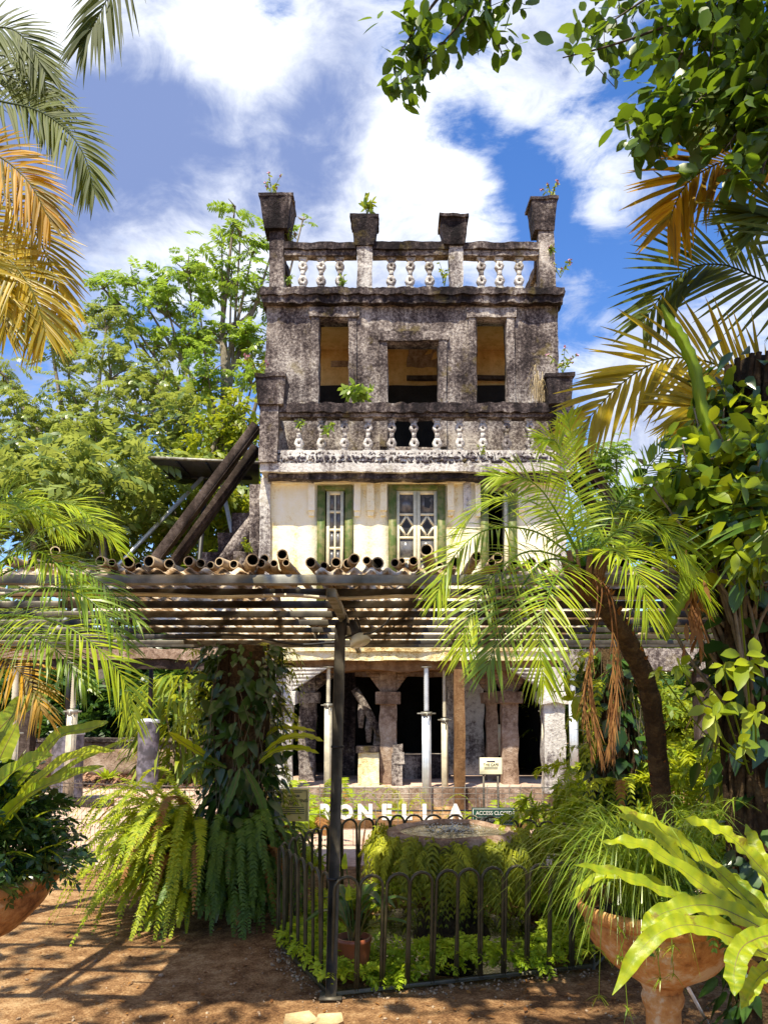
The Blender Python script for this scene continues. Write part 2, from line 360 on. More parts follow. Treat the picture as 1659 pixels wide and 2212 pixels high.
    def lathe(s, prof, c, n=32, amp=0.0, seed=0, tint=.5):
        prof = np.asarray(prof, float); m = len(prof); a = np.linspace(0, 2*np.pi, n, endpoint=False)
        V = np.stack([c[0]+prof[:, :1]*np.cos(a), c[1]+prof[:, :1]*np.sin(a), c[2]+np.repeat(prof[:, 1:2], n, 1)], 2).reshape(-1, 3)
        if amp: V = V+sn(V, amp, 6, seed)
        i = np.arange(m-1)[:, None]*n; j = np.arange(n)[None, :]; k = (j+1) % n
        Q = np.stack([(i+j).ravel(), (i+k).ravel(), (i+n+k).ravel(), (i+n+j).ravel()], 1)
        return s.add(V, Q, tint=tint)
    def mesh(s, name, smooth=False):
        V = np.concatenate(s.v); me = bpy.data.meshes.new(name)
        q = np.concatenate(s.q) if s.q else np.zeros((0, 4), int); t = np.concatenate(s.t3) if s.t3 else np.zeros((0, 3), int)
        me.vertices.add(len(V)); me.vertices.foreach_set('co', V.ravel())
        loops = np.concatenate([q.ravel(), t.ravel()]); me.loops.add(len(loops)); me.loops.foreach_set('vertex_index', loops)
        me.polygons.add(len(q)+len(t))
        st = np.concatenate([np.arange(len(q))*4, len(q)*4+np.arange(len(t))*3]); me.polygons.foreach_set('loop_start', st)
        me.update(calc_edges=True)
        if smooth: me.polygons.foreach_set('use_smooth', np.ones(len(q)+len(t), bool))
        at = me.attributes.new('tint', 'FLOAT', 'POINT'); at.data.foreach_set('value', np.concatenate(s.t).astype(np.float32))
        return me

WL = {}
def thing(name, label, cat, loc=(0, 0, 0), group=None):
    o = bpy.data.objects.new(name, None); COL.objects.link(o); o.empty_display_size = .1
    o.location = tuple(loc); WL[o] = np.array(loc, float); o['label'] = label; o['category'] = cat
    if group: o['group'] = group
    return o
def part(name, mb, mat, parent=None, smooth=False, kind=None, label=None, mesh=None, loc=(0, 0, 0), rot=None, scale=None):
    me = mesh or mb.mesh(name, smooth)
    if mesh is None: me.materials.append(M[mat] if isinstance(mat, str) else mat)
    o = bpy.data.objects.new(name, me); COL.objects.link(o)
    loc = np.array(loc, float); WL[o] = loc
    if parent is not None: o.parent = parent; o.location = tuple(loc-WL[parent])
    else: o.location = tuple(loc)
    if rot is not None: o.rotation_euler = rot
    if scale is not None: o.scale = scale if not np.isscalar(scale) else (scale,)*3
    if kind: o['kind'] = kind
    if label: o['label'] = label
    return o
def solo(name, label, cat, mb, mat, smooth=False, group=None):
    o = part(name, mb, mat, None, smooth); o['label'] = label; o['category'] = cat
    if group: o['group'] = group
    return o
def structure(name, mb, mat, smooth=False): return part(name, mb, mat, None, smooth, 'structure')
def stuff(name, label, cat, mb, mat, smooth=False):
    o = part(name, mb, mat, None, smooth, 'stuff'); o['label'] = label; o['category'] = cat; return o
def text(body, parent, size, loc, mat, rot=(math.pi/2, 0, 0), ext=.0015, sx=1.0, align='CENTER', name='lettering'):
    cu = bpy.data.curves.new(name, 'FONT'); cu.body = body; cu.size = size; cu.extrude = ext; cu.offset = .05*size if name == 'letter' else 0; cu.align_x = align; cu.align_y = 'CENTER'
    cu.materials.append(M[mat]); tmp = bpy.data.objects.new(name, cu); COL.objects.link(tmp)
    bpy.context.view_layer.update(); me = bpy.data.meshes.new_from_object(tmp.evaluated_get(bpy.context.evaluated_depsgraph_get()))
    if not me.materials: me.materials.append(M[mat])
    bpy.data.objects.remove(tmp); bpy.data.curves.remove(cu); o = bpy.data.objects.new(name, me); COL.objects.link(o)
    o.parent = parent; o.location = tuple(np.array(loc)-WL[parent]); o.rotation_euler = rot; o.scale = (sx, 1, 1); WL[o] = np.array(loc); return o

# ---------------- vegetation helpers ----------------
PROF = {'palm': [.35, 1, .92, .6, .05], 'leaf': [.05, .75, 1, .72, .04], 'fern': [1, .85, .12], 'blade': [1, .8, .5, .05], 'round': [.05, .8, 1.0, .85, .10], 'heart': [.35, 1, .85, .5, .03], 'diam': [.15, 1, .05]}
def nrm(a): return a/(np.linalg.norm(a, axis=-1, keepdims=True)+1e-9)
def leaves(mb, base, d, nn_, L, W, droop=0.0, prof='leaf', tint=None, fold=0.0):
    base = np.atleast_2d(base).astype(float); N = len(base); d = nrm(np.broadcast_to(d, (N, 3)).astype(float)); nn_ = np.broadcast_to(nn_, (N, 3)).astype(float)
    L = np.broadcast_to(np.asarray(L, float), (N,)); W = np.broadcast_to(np.asarray(W, float), (N,)); droop = np.broadcast_to(np.asarray(droop, float), (N,))
    s = nrm(np.cross(d, nn_)); n2 = np.cross(s, d)
    pr = np.array(PROF[prof]); k = len(pr); t = np.linspace(0, 1, k)
    c = base[:, None]+d[:, None]*(L[:, None]*t)[..., None]-np.array([0, 0, 1.0])*(droop[:, None]*L[:, None]*t**2)[..., None]
    wv = (W[:, None]/2*pr)[..., None]
    a = c-s[:, None]*wv+n2[:, None]*(wv*fold); b_ = c+s[:, None]*wv+n2[:, None]*(wv*fold)
    if tint is None: tint = R.uniform(0, 1, N)
    tint = np.broadcast_to(tint, (N,))
    if fold:
        V = np.stack([a, c, b_], 2).reshape(-1, 3); cols = 3
    else:
        V = np.stack([a, b_], 2).reshape(-1, 3); cols = 2
    o = (np.arange(N)*k*cols)[:, None, None]+(np.arange(k-1)*cols)[None, :, None]+np.arange(cols-1)[None, None, :]
    o = o.ravel(); Q = np.stack([o, o+1, o+cols+1, o+cols], 1)
    return mb.add(V, Q, tint=np.repeat(tint, k*cols))
def curve(pts, m=14):
    """Catmull-Rom through the points"""
    p = np.asarray(pts, float)
    if len(p) == 2: return p[0]+(p[1]-p[0])*np.linspace(0, 1, m)[:, None]
    q = np.vstack([2*p[0]-p[1], p, 2*p[-1]-p[-2]]); out = []; segs = len(p)-1
    for u in np.linspace(0, segs-1e-6, m):
        i = int(u); t = u-i; a, b_, c_, d_ = q[i:i+4]
        out.append(.5*((2*b_)+(-a+c_)*t+(2*a-5*b_+4*c_-d_)*t*t+(-a+3*b_-3*c_+d_)*t**3))
    return np.array(out)
def interp(pts, t):
    x = np.linspace(0, 1, len(pts)); return np.stack([np.interp(t, x, pts[:, i]) for i in range(3)], 1)
def frond(mb, pts, up, n, L, W, start=.12, droop=.25, vee=.15, a0=70, a1=25, prof='palm', rach=.008, tint=(0, 1), lprof=None, fold=.0, jit=.12, m=18):
    """pinnate leaf: rachis + two rows of leaflets"""
    c = curve(pts, m); t = np.linspace(start, .985, n); B = interp(c, t); T = nrm(np.gradient(c, axis=0)); Tt = nrm(interp(T, t))
    up = np.asarray(up, float); S = nrm(np.cross(Tt, np.broadcast_to(up, Tt.shape))); N2 = np.cross(S, Tt)
    x = (t-start)/(1-start)
    lp = np.interp(x, [0, .25, .55, .85, 1], lprof or [.55, 1, .95, .6, .3])
    for sg in (-1, 1):
        a = np.radians(a0+(a1-a0)*x+R.normal(0, 5, n))
        d = Tt*np.cos(a)[:, None]+sg*S*np.sin(a)[:, None]+N2*(vee+R.normal(0, jit, n))[:, None]
        leaves(mb, B, d, N2+R.normal(0, jit, (n, 3)), L*lp*R.uniform(.88, 1.1, n), W*R.uniform(.8, 1.15, n), droop*R.uniform(.6, 1.4, n), prof, R.uniform(*tint, n), fold)
    if rach: mb.tube(c, np.linspace(rach, rach*.25, len(c)), 5, False, tint[0])
    return mb
def arch(base, ang, out, rise, fall, side=0.0):
    """arching stem: leaves the base, rises and falls over at horizontal reach out"""
    dx, dy = math.cos(ang), math.sin(ang); b_ = np.asarray(base, float)
    return [b_, b_+np.array([dx*out*.35-dy*side*.3, dy*out*.35+dx*side*.3, rise*.8]), b_+np.array([dx*out*.72-dy*side*.7, dy*out*.72+dx*side*.7, rise*.85]), b_+np.array([dx*out-dy*side, dy*out+dx*side, rise-fall])]
def rotmats(N, tilt=1.0):
    """random orientations, z axis within tilt of up"""
    a = R.uniform(0, 2*np.pi, N); z = nrm(np.stack([R.normal(0, tilt, N), R.normal(0, tilt, N), np.ones(N)], 1))
    x = np.stack([np.cos(a), np.sin(a), np.zeros(N)], 1); x = nrm(x-z*np.sum(x*z, 1)[:, None]); y = np.cross(z, x)
    return np.stack([x, y, z], 1)
def scatter(mb, tm, pos_, A, sc, tint):
    V = np.concatenate(tm.v); q = np.concatenate(tm.q); N = len(pos_)
    W_ = np.einsum('vi,nij->nvj', V, A)*np.asarray(sc)[:, None, None]+pos_[:, None]
    Q = (q[None]+(np.arange(N)*len(V))[:, None, None]).reshape(-1, 4)
    tv = np.concatenate(tm.t); tt = np.clip(np.asarray(tint)[:, None]+(tv[None]-.5)*.35, 0, 1)
    return mb.add(W_.reshape(-1, 3), Q, tint=tt.ravel())
def spray(kind):
    tm = MB()
    if kind == 'pinnate':
        frond(tm, [(0, 0, 0), (.35, 0, .05), (.7, 0, .0), (1, 0, -.14)], (0, 0, 1), 9, .34, .13, .15, .3, .0, 65, 40, 'diam', 0, (.2, .8), [.8, 1, 1, .8, .6])
    elif kind == 'twig':
        k = 9; t = np.linspace(.15, 1, k); B = np.stack([t, 0*t, .1*np.sin(3*t)-.1*t*t], 1); an = np.where(np.arange(k) % 2, 1, -1)*R.uniform(.5, 1.2, k)
        leaves(tm, B, np.stack([np.cos(an), np.sin(an), R.normal(0, .25, k)-.15], 1), np.stack([R.normal(0, .3, k), R.normal(0, .3, k), np.ones(k)], 1), .42, .2, .25, 'diam', R.uniform(.2, .8, k))
    elif kind == 'whorl':
        k = 9; an = np.arange(k)*2*np.pi/k+R.normal(0, .2, k)
        leaves(tm, np.zeros((k, 3)), np.stack([np.cos(an), np.sin(an), R.uniform(.1, .5, k)], 1), (0, 0, 1), 1.0, .22, .5, 'leaf', R.uniform(.2, .8, k))
    return tm
# ================= the setting =================
def HX(px, Y): return P(px, 1100, Y)[0]
def HZ(py, Y): return P(829.5, py, Y)[2]
# ground: one sheet to the horizon, with the sunken garden strip before the house
gx = np.concatenate([-np.geomspace(900, 7, 14), np.linspace(-6.5, 6.5, 66), np.geomspace(7, 900, 14)])
gy = np.concatenate([[-900, -200, -40, -10, -4, -1], np.linspace(0, 18, 91), np.geomspace(19, 1500, 16)])
X, Yg = np.meshgrid(gx, gy, indexing='ij')
def step(x, a, b_): t = np.clip((x-a)/(b_-a), 0, 1); return t*t*(3-2*t)
def ground_z(x, y):
    dip = step(y, 10.2, 11.4)*(1-step(y, 14.3, 14.35))*step(x, -2.2, -1.6)*(1-step(x, 3.6, 4.2))
    pond = 1-step(np.hypot(x-.42, y-5.55), .62, .80)
    return -.62*dip-.12*pond+.012*np.sin(x*3.1+y*1.7)*np.exp(-((y-4)/9)**2)-.012
Zg = ground_z(X, Yg)
i = np.arange(len(gx)-1)[:, None]*len(gy)+np.arange(len(gy)-1)[None, :]; i = i.ravel()
mb = MB().add(np.stack([X.ravel(), Yg.ravel(), Zg.ravel()], 1), np.stack([i, i+len(gy), i+len(gy)+1, i+1], 1))
structure('ground', mb, 'dirt', True)
# forecourt of concrete slabs on the left, each slab a piece
fc = thing('forecourt_paving', 'pinkish concrete slab forecourt behind the wire mesh barrier', 'paving', (-3.4, 11, 0)); del fc['category']; fc['kind'] = 'structure'
ys = [7.65, 9.0, 10.3, 11.6, 12.9, 14.15]
for a in range(len(ys)-1):
    xs = [-6.6, -5.1, -3.75, -2.35]+([-1.1] if a < 2 else [])
    for k in range(len(xs)-1):
        j = R.normal(0, .03, 4)
        mb = MB().rbox(xs[k]+.012+j[0]*.2, xs[k+1]-.012, ys[a]+.012+j[1]*.2, ys[a+1]-.012, -.06, .012+abs(j[2])*.12, 1.4, .006, 2, a*7+k)
        part('slab', mb, 'slab', fc)
for k in range(4):
    part('slab', MB().rbox(-1.05+k*.82+.01, -.23+k*.82-.01, 7.66, 9.8, -.06, .014+.003*(k % 2), 1.0, .005, 2, 60+k), 'slab', fc)
mb = MB().box(-1.9, 3.9, 14.38, 18, -.05, .012); structure('loggia_floor', mb, 'slab')
# pebbles and loose stones on the path
tm = MB().lathe([(0.01, -.5), (.8, -.3), (1, 0), (.75, .35), (.01, .55)], (0, 0, 0), 6)
N = 700; py_ = 3.6+R.gamma(1.5, 1.1, N); px_ = R.uniform(-.62, .60, N)*py_
A = rotmats(N, .6); mb = MB(); sc = R.gamma(2, .0022, N)+.002
scatter(mb, tm, np.stack([px_, py_, ground_z(px_, py_)+.002], 1), A, sc, R.uniform(0, 1, N))
fpts = [np.array([-.29, 4.39]), np.array([-.69, 5.3]), np.array([1.24, 4.86])]
for a, b_ in ((0, 1), (0, 2)):
    t = R.uniform(0, 1, 160)[:, None]; q = fpts[a]*(1-t)+fpts[b_]*t+R.normal(0, .05, (160, 2))-np.array([.02, .07])
    scatter(mb, tm, np.column_stack([q, np.zeros(160)]), rotmats(160, .6), R.gamma(2.2, .0022, 160)+.002, R.uniform(0, 1, 160))
stuff('loose_pebbles', 'pale loose pebbles scattered over the brown dirt path', 'gravel', mb, 'pebble', True)
N = 330; ly = 3.7+R.gamma(1.6, 1.3, N); lx = R.uniform(-.6, .45, N)*ly; mb = MB()
leaves(mb, np.stack([lx, ly, ground_z(lx, ly)+R.uniform(.004, .014, N)], 1), np.stack([R.normal(size=N), R.normal(size=N), R.normal(0, .12, N)], 1), np.stack([R.normal(0, .25, N), R.normal(0, .25, N), np.ones(N)], 1), R.uniform(.02, .06, N), R.uniform(.010, .026, N), .06, 'leaf', None, .2)
stuff('fallen_leaves', 'small dry leaves fallen on the dirt path', 'fallen leaves', mb, 'dry')
# flat pale paving stones set in the path
for k, pl in enumerate([[(617, 2190), (668, 2183), (690, 2205), (640, 2222), (612, 2212)], [(688, 2190), (738, 2187), (742, 2206), (700, 2225), (672, 2222)]]):
    mb = MB(); top = np.array([G(x, y, .004) for x, y in pl]); bot = top-np.array([0, 0, .05]); nn_ = len(top)
    V = np.vstack([top, bot, top.mean(0)[None]+[0, 0, .004]])
    mb.add(V, [(a, (a+1) % nn_, nn_+(a+1) % nn_, nn_+a) for a in range(nn_)], [(2*nn_, a, (a+1) % nn_) for a in range(nn_)])
    solo('paving_stone', ['flat pale stone set in the dirt path, the broader one on the left', 'flat pale stone set in the dirt path beside the broader one'][k], 'paving stone', mb, 'paver', group='pale stones set in the path')

# ================= the ruined house =================
YB, YT, YC, YL = 15.0, 16.0, 15.45, 15.0
house = thing('castle_house', 'weathered three storey ruin with balustraded balcony and cream middle storey', 'building', (.6, 16, 0))
def baluster_mesh(h=1.0, mat='lichen_pale'):
    """flat precast baluster: two pierced octagonal lobes, a slim stem, flared ends"""
    mb = MB(); d = .05*h/.6
    def ring(cz, ro, ri, k=6):
        a = np.arange(k)*2*np.pi/k
        o = np.stack([np.cos(a)*ro, np.sin(a)*ro], 1); i_ = np.stack([np.cos(a)*ri, np.sin(a)*ri], 1); V = []
        for y in (-d, d):
            for r_ in (o, i_): V += [(x, y, cz+z) for x, z in r_]
        Q = []
        for j in range(k):
            e = (j+1) % k
            Q += [(j, e, k+e, k+j), (2*k+j, 3*k+j, 3*k+e, 2*k+e), (j, 2*k+j, 2*k+e, e), (k+j, k+e, 3*k+e, 3*k+j)]
        mb.add(V, Q)
    def trap(z0, z1, w0, w1):
        V = [(sx*w_, y, z) for z, w_ in ((z0, w0), (z1, w1)) for y in (-d*.9, d*.9) for sx in (-1, 1)]
        mb.add(V, [(0, 1, 5, 4), (3, 2, 6, 7), (2, 0, 4, 6), (1, 3, 7, 5), (4, 5, 7, 6), (0, 2, 3, 1)])
    R1 = .168*h; trap(0, .06*h, .15*h, .15*h); trap(.06*h, .15*h, .12*h, .07*h)
    ring(.26*h, R1, .050*h); trap(.38*h, .62*h, .075*h, .068*h); ring(.72*h, R1*.93, .050*h); trap(.84*h, .93*h, .07*h, .12*h); trap(.93*h, 1.0*h, .15*h, .15*h)
    me = mb.mesh('baluster'); me.materials.append(M[mat]); return me
# ---- top storey
xL, xR = HX(570, YT), HX(1213, YT); zb, zt = HZ(985, YT), HZ(628, YT)
ops = [(HX(688, YT), HX(752, YT), HZ(872, YT), HZ(690, YT)), (HX(838, YT), HX(948, YT), HZ(966, YT), HZ(740, YT)), (HX(1033, YT), HX(1098, YT), HZ(872, YT), HZ(690, YT))]
part('upper_wall', MB().wall(xL, xR, zb, zt, YT, YT+.34, ops, .11, .022, 3.2, 1), 'lichen', house)
for (a, b_, c_, d_) in ops:      # moulded surrounds, each pair of jambs with a lintel
    f = .17; mb = MB(); mb.rbox(a-f, a-.01, YT-.05, YT+.05, c_, d_+f, .14, .018, 4, 3); mb.rbox(b_+.01, b_+f, YT-.05, YT+.05, c_, d_+f, .14, .018, 4, 4)
    mb.rbox(a-f-.04, b_+f+.04, YT-.075, YT+.05, d_+.02, d_+f+.06, .14, .02, 4, 5); part('window_surround', mb, 'lichen', house)
mb = MB(); yb = YT+4.2       # side and back walls of the top storey
side = [(YT+1.2, YT+2.2)]
for x0, x1 in ((xL, xL+.3), (xR-.3, xR)):
    mb.rbox(x0, x1, YT+.345, YT+.55, zb, zt, .25, .02, 3, 6); mb.rbox(x0, x1, YT+2.4, yb, zb, zt, .25, .02, 3, 7)
    mb.rbox(x0, x1, YT+.55, YT+2.4, zb, zb+.5, .25, .02, 3, 7); mb.rbox(x0, x1, YT+.55, YT+2.4, zt-.3, zt, .25, .02, 3, 7)  # openings left in the sides, out of view, added to light the room
part('side_wall', mb, 'lichen', house)
xm = (xL+xR)/2
part('back_wall', MB().wall(xL, xR, zb, zt, YT+2.5, YT+2.8, [(xL+.4, xL+.7, zb+1, zt-.8)], .3, .015, 3, 8), 'orange', house)
part('lower_dark_band', MB().rbox(xL+.35, xR-.35, YT+2.44, YT+2.49, zb, HZ(835, YT+2.5), .3, .015, 3, 9), 'dark', house)  # dark band along the foot of the back wall
part('peeling_patch', MB().rbox(HX(880, YT+2.5), HX(948, YT+2.5), YT+2.465, YT+2.51, HZ(795, YT+2.5), HZ(752, YT+2.5), .12, .05, 5, 10), 'brownstone', house)
part('peeling_patch', MB().rbox(HX(714, YT+2.5), HX(752, YT+2.5), YT+2.47, YT+2.51, HZ(794, YT+2.5), HZ(782, YT+2.5), .12, .03, 5, 12), 'brownstone', house)
part('shelf_beam', MB().rbox(HX(880, YT+2.4), HX(1110, YT+2.4), YT+2.3, YT+2.43, HZ(822, YT+2.4), HZ(814, YT+2.4), .3, .02, 3, 11), 'timber', house)
part('terrace_slab', MB().rbox(xL, xR, YT+.01, yb, zt-.16, zt-.02, .4, .01), 'orange', house)
part('room_floor', MB().box(xL+.31, xR-.31, YT+.36, YT+2.48, zb-.05, zb+.02), 'slab', house)
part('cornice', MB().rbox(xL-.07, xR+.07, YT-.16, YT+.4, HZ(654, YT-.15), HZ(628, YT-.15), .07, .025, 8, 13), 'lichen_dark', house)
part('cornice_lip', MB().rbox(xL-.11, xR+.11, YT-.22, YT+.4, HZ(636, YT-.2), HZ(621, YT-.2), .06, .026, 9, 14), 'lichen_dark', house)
# roof balustrade
zr0 = HZ(622, YT)
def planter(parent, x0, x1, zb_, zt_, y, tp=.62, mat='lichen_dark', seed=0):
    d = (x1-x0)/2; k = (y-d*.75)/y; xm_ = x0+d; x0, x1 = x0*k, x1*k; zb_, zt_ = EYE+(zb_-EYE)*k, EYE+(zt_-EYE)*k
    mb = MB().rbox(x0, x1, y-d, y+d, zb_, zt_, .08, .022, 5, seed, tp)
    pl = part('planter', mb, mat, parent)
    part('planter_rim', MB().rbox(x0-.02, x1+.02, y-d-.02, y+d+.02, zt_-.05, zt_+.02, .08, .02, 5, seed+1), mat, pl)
yp = YT+.08
PIER = [(577, 609, 490, 553, 625, 425, 493), (770, 803, 528, 757, 815, 469, 530), (973, 1003, 524, 955, 1017, 469, 526), (1171, 1205, 494, 1157, 1215, 431, 497)]
for k, (a, b_, tp_, c_, d_, t1, t0) in enumerate(PIER):
    x0, x1 = HX(a, yp), HX(b_, yp); d = (x1-x0)/2
    p_ = part('pier', MB().rbox(x0, x1, yp-d, yp+d, zr0-.05, HZ(tp_, yp)+.08, .12, .02, 4, 20+k), 'lichen_pale' if 0 < k < 3 else 'lichen', house)
    planter(p_, HX(c_, yp), HX(d_, yp), HZ(t0, yp), HZ(t1, yp), yp, .74, 'lichen_dark', 30+k)
zrt, zrb = HZ(532, yp), HZ(556, yp)
for k, (a, b_) in enumerate(((610, 769), (804, 972), (1004, 1170))):
    part('rail', MB().rbox(HX(a, yp), HX(b_, yp), yp-.16, yp+.16, zrb+.10, zrt, .07, .022, 9, 40+k), 'lichen_dark', house)
    part('rail_soffit', MB().rbox(HX(a, yp), HX(b_, yp), yp-.11, yp+.11, zrb-.02, zrb+.095, .12, .012, 4, 45+k), 'lichen', house)
hb = zrb-.02-zr0; bm_ = baluster_mesh(hb)
for px in (650, 690, 733, 845, 886, 931, 1045, 1086, 1128):
    part('baluster', None, None, house, mesh=bm_, loc=(HX(px, yp), yp, zr0), rot=(0, R.normal(0, .02), R.normal(0, .05)), scale=(.9, 1, 1))
for xx, sg in ((xL+.2, 1), (xR-.2, -1)):        # side rails running back
    part('rail', MB().rbox(xx-.14, xx+.14, yp+.25, yb, zrb+.02, zrt-.02, .14, .03, 4, 51), 'lichen_dark', house)
    for q in range(7): part('baluster', None, None, house, mesh=bm_, loc=(xx, yp+.6+q*.5, zr0), rot=(0, 0, math.pi/2))
    part('pier', MB().rbox(xx-.15, xx+.15, yb-.15, yb+.15, zr0-.05, zrt+.05, .12, .02, 4, 53), 'lichen', house)
# ---- balcony
bx0, bx1 = HX(557, YB), HX(1245, YB)
zs0, zs1 = HZ(1019, YB), HZ(1000, YB)
part('balcony_slab', MB().rbox(HX(562, YB), HX(1240, YB), YB, YT+.05, zs0, zs1, .12, .018, 4, 60), 'lichen_pale', house)
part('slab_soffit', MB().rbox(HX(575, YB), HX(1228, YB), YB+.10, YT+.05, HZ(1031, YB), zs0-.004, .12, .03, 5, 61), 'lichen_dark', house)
part('stone_course', MB().rbox(HX(598, YB), HX(1205, YB), YB+.03, YB+.34, zs1+.003, HZ(972, YB), .2, .012, 4, 62), 'lichen_pale', house)
smesh = []
for k in range(7):
    m_ = MB(); a = np.sort(R.uniform(0, 2*np.pi, 7)); r_ = R.uniform(.75, 1.1, 7); k_ = len(a)
    F_ = np.stack([np.cos(a)*r_, np.full(k_, -.55), np.sin(a)*r_*.78], 1); Bk = np.stack([np.cos(a)*r_*1.12, np.full(k_, .6), np.sin(a)*r_*.88], 1)
    m_.add(np.vstack([F_, Bk, [[0, -.75, 0]]]), [(j, k_+j, k_+(j+1) % k_, (j+1) % k_) for j in range(k_)], [(2*k_, j, (j+1) % k_) for j in range(k_)])
    me = m_.mesh('stone'); me.materials.append(M[['riserstone', 'riserstone', 'lichen_dark', 'riserstone', 'lichen', 'riserstone', 'lichen_dark'][k]]); smesh.append(me)
sc_obj = [o for o in house.children if o.name.startswith('stone_course')][0]
for row, (yy, cnt, s_) in enumerate(((996, 74, .050), (988, 76, .047), (979, 84, .036))):
    for k in range(cnt):
        x = HX(600, YB)+(HX(1203, YB)-HX(600, YB))*(k+.5+R.normal(0, .12))/cnt
        part('stone', None, None, sc_obj, mesh=smesh[R.integers(0, 7) if row < 2 else [4, 2, 6][R.integers(0, 3)]], loc=(x, YB+.025+.012*row, HZ(yy, YB)+R.normal(0, .006)), rot=(0, R.uniform(0, 6.28), 0), scale=s_*R.uniform(.8, 1.2))
part('rail', MB().rbox(HX(600, YB), HX(1206, YB), YB-.03, YB+.34, HZ(891, YB), HZ(871, YB), .06, .026, 11, 63), 'lichen_dark', house)
part('rail_soffit', MB().rbox(HX(600, YB), HX(1206, YB), YB+.03, YB+.28, HZ(899, YB), HZ(891, YB)-.003, .12, .012, 4, 64), 'lichen', house)
hb2 = HZ(900, YB)-HZ(973, YB); bm2 = baluster_mesh(hb2)
for px in (644, 692, 743, 794, 846, 896, 946, 996, 1045, 1098, 1150):
    part('baluster', None, None, house, mesh=bm2, loc=(HX(px, YB), YB+.15, HZ(973, YB)), rot=(0, R.normal(0, .012), R.normal(0, .05)), scale=(.86, 1, 1))
for k, (a, b_, c_, d_, t1, t0) in enumerate(((559, 599, 546, 612, 806, 868), (1206, 1244, 1186, 1247, 806, 868))):
    x0, x1 = HX(a, YB), HX(b_, YB); d = (x1-x0)/2
    p_ = part('pier', MB().rbox(x0, x1, YB-.06, YB-.06+2*d, zs1+.003, HZ(866, YB), .12, .022, 4, 70+k), 'lichen', house)
    planter(p_, HX(c_, YB), HX(d_, YB), HZ(t0, YB), HZ(t1, YB), YB+.12, .84, 'lichen_dark', 74+k)
for xx in (bx0+.18, bx1-.18):
    part('rail', MB().rbox(xx-.14, xx+.14, YB+.4, YT+.02, HZ(893, YB), HZ(871, YB), .12, .03, 4, 76), 'lichen_dark', house)
# ---- cream middle storey
cx0, cx1 = HX(566, YC), HX(1216, YC); zc0, zc1 = HZ(1402, YC), HZ(1030, YC)+.12
wz0 = HZ(1300, YC)
wins = [(HX(686, YC), HX(762, YC), wz0, HZ(1050, YC)), (HX(839.5, YC), HX(961, YC), wz0, HZ(1049, YC)), (HX(1038, YC), HX(1114, YC), wz0, HZ(1050, YC))]
part('cream_wall', MB().wall(cx0, cx1, zc0, zc1, YC, YC+.35, wins, .18, .012, 3, 80), 'cream', house)
part('corner_strip', MB().rbox(HX(563, YC), HX(586, YC), YC-.09, YC+.01, zc0, HZ(1034, YC), .14, .02, 4, 81), 'lichen_pale', house)
part('corner_strip', MB().rbox(HX(1196, YC), HX(1219, YC), YC-.09, YC+.01, zc0, HZ(1034, YC), .14, .02, 4, 82), 'lichen_pale', house)
part('top_moulding', MB().rbox(HX(587, YC), HX(1195, YC), YC-.10, YC+.02, HZ(1047, YC), HZ(1033, YC), .14, .018, 4, 83), 'cream', house)
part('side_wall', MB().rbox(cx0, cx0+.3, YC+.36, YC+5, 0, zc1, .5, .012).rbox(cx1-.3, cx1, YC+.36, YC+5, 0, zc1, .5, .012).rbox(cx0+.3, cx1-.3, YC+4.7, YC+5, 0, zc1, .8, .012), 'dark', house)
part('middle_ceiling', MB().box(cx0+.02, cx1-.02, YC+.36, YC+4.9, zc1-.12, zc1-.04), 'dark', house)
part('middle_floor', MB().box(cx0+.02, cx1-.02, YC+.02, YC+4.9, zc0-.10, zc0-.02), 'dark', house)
for (a, b_, t_) in ((667, 681, 1047), (765, 779, 1047), (793, 808, 1038), (822, 836, 1047), (966, 980, 1047), (1000, 1016, 1038), (1026, 1037, 1047), (1118, 1131, 1047)):
    mb = MB(); x0, x1 = HX(a, YC), HX(b_, YC); z1, z0 = HZ(t_, YC), HZ(1116, YC)
    mb.rbox(x0, x1, YC-.10, YC+.01, z0+.10, z1, .1, .008, 4, a); mb.rbox(x0+.01, x1-.01, YC-.06, YC+.01, z0, z0+.098, .1, .008, 4, a); part('bracket', mb, 'cream' if a != 1000 else 'lichen_pale', house)
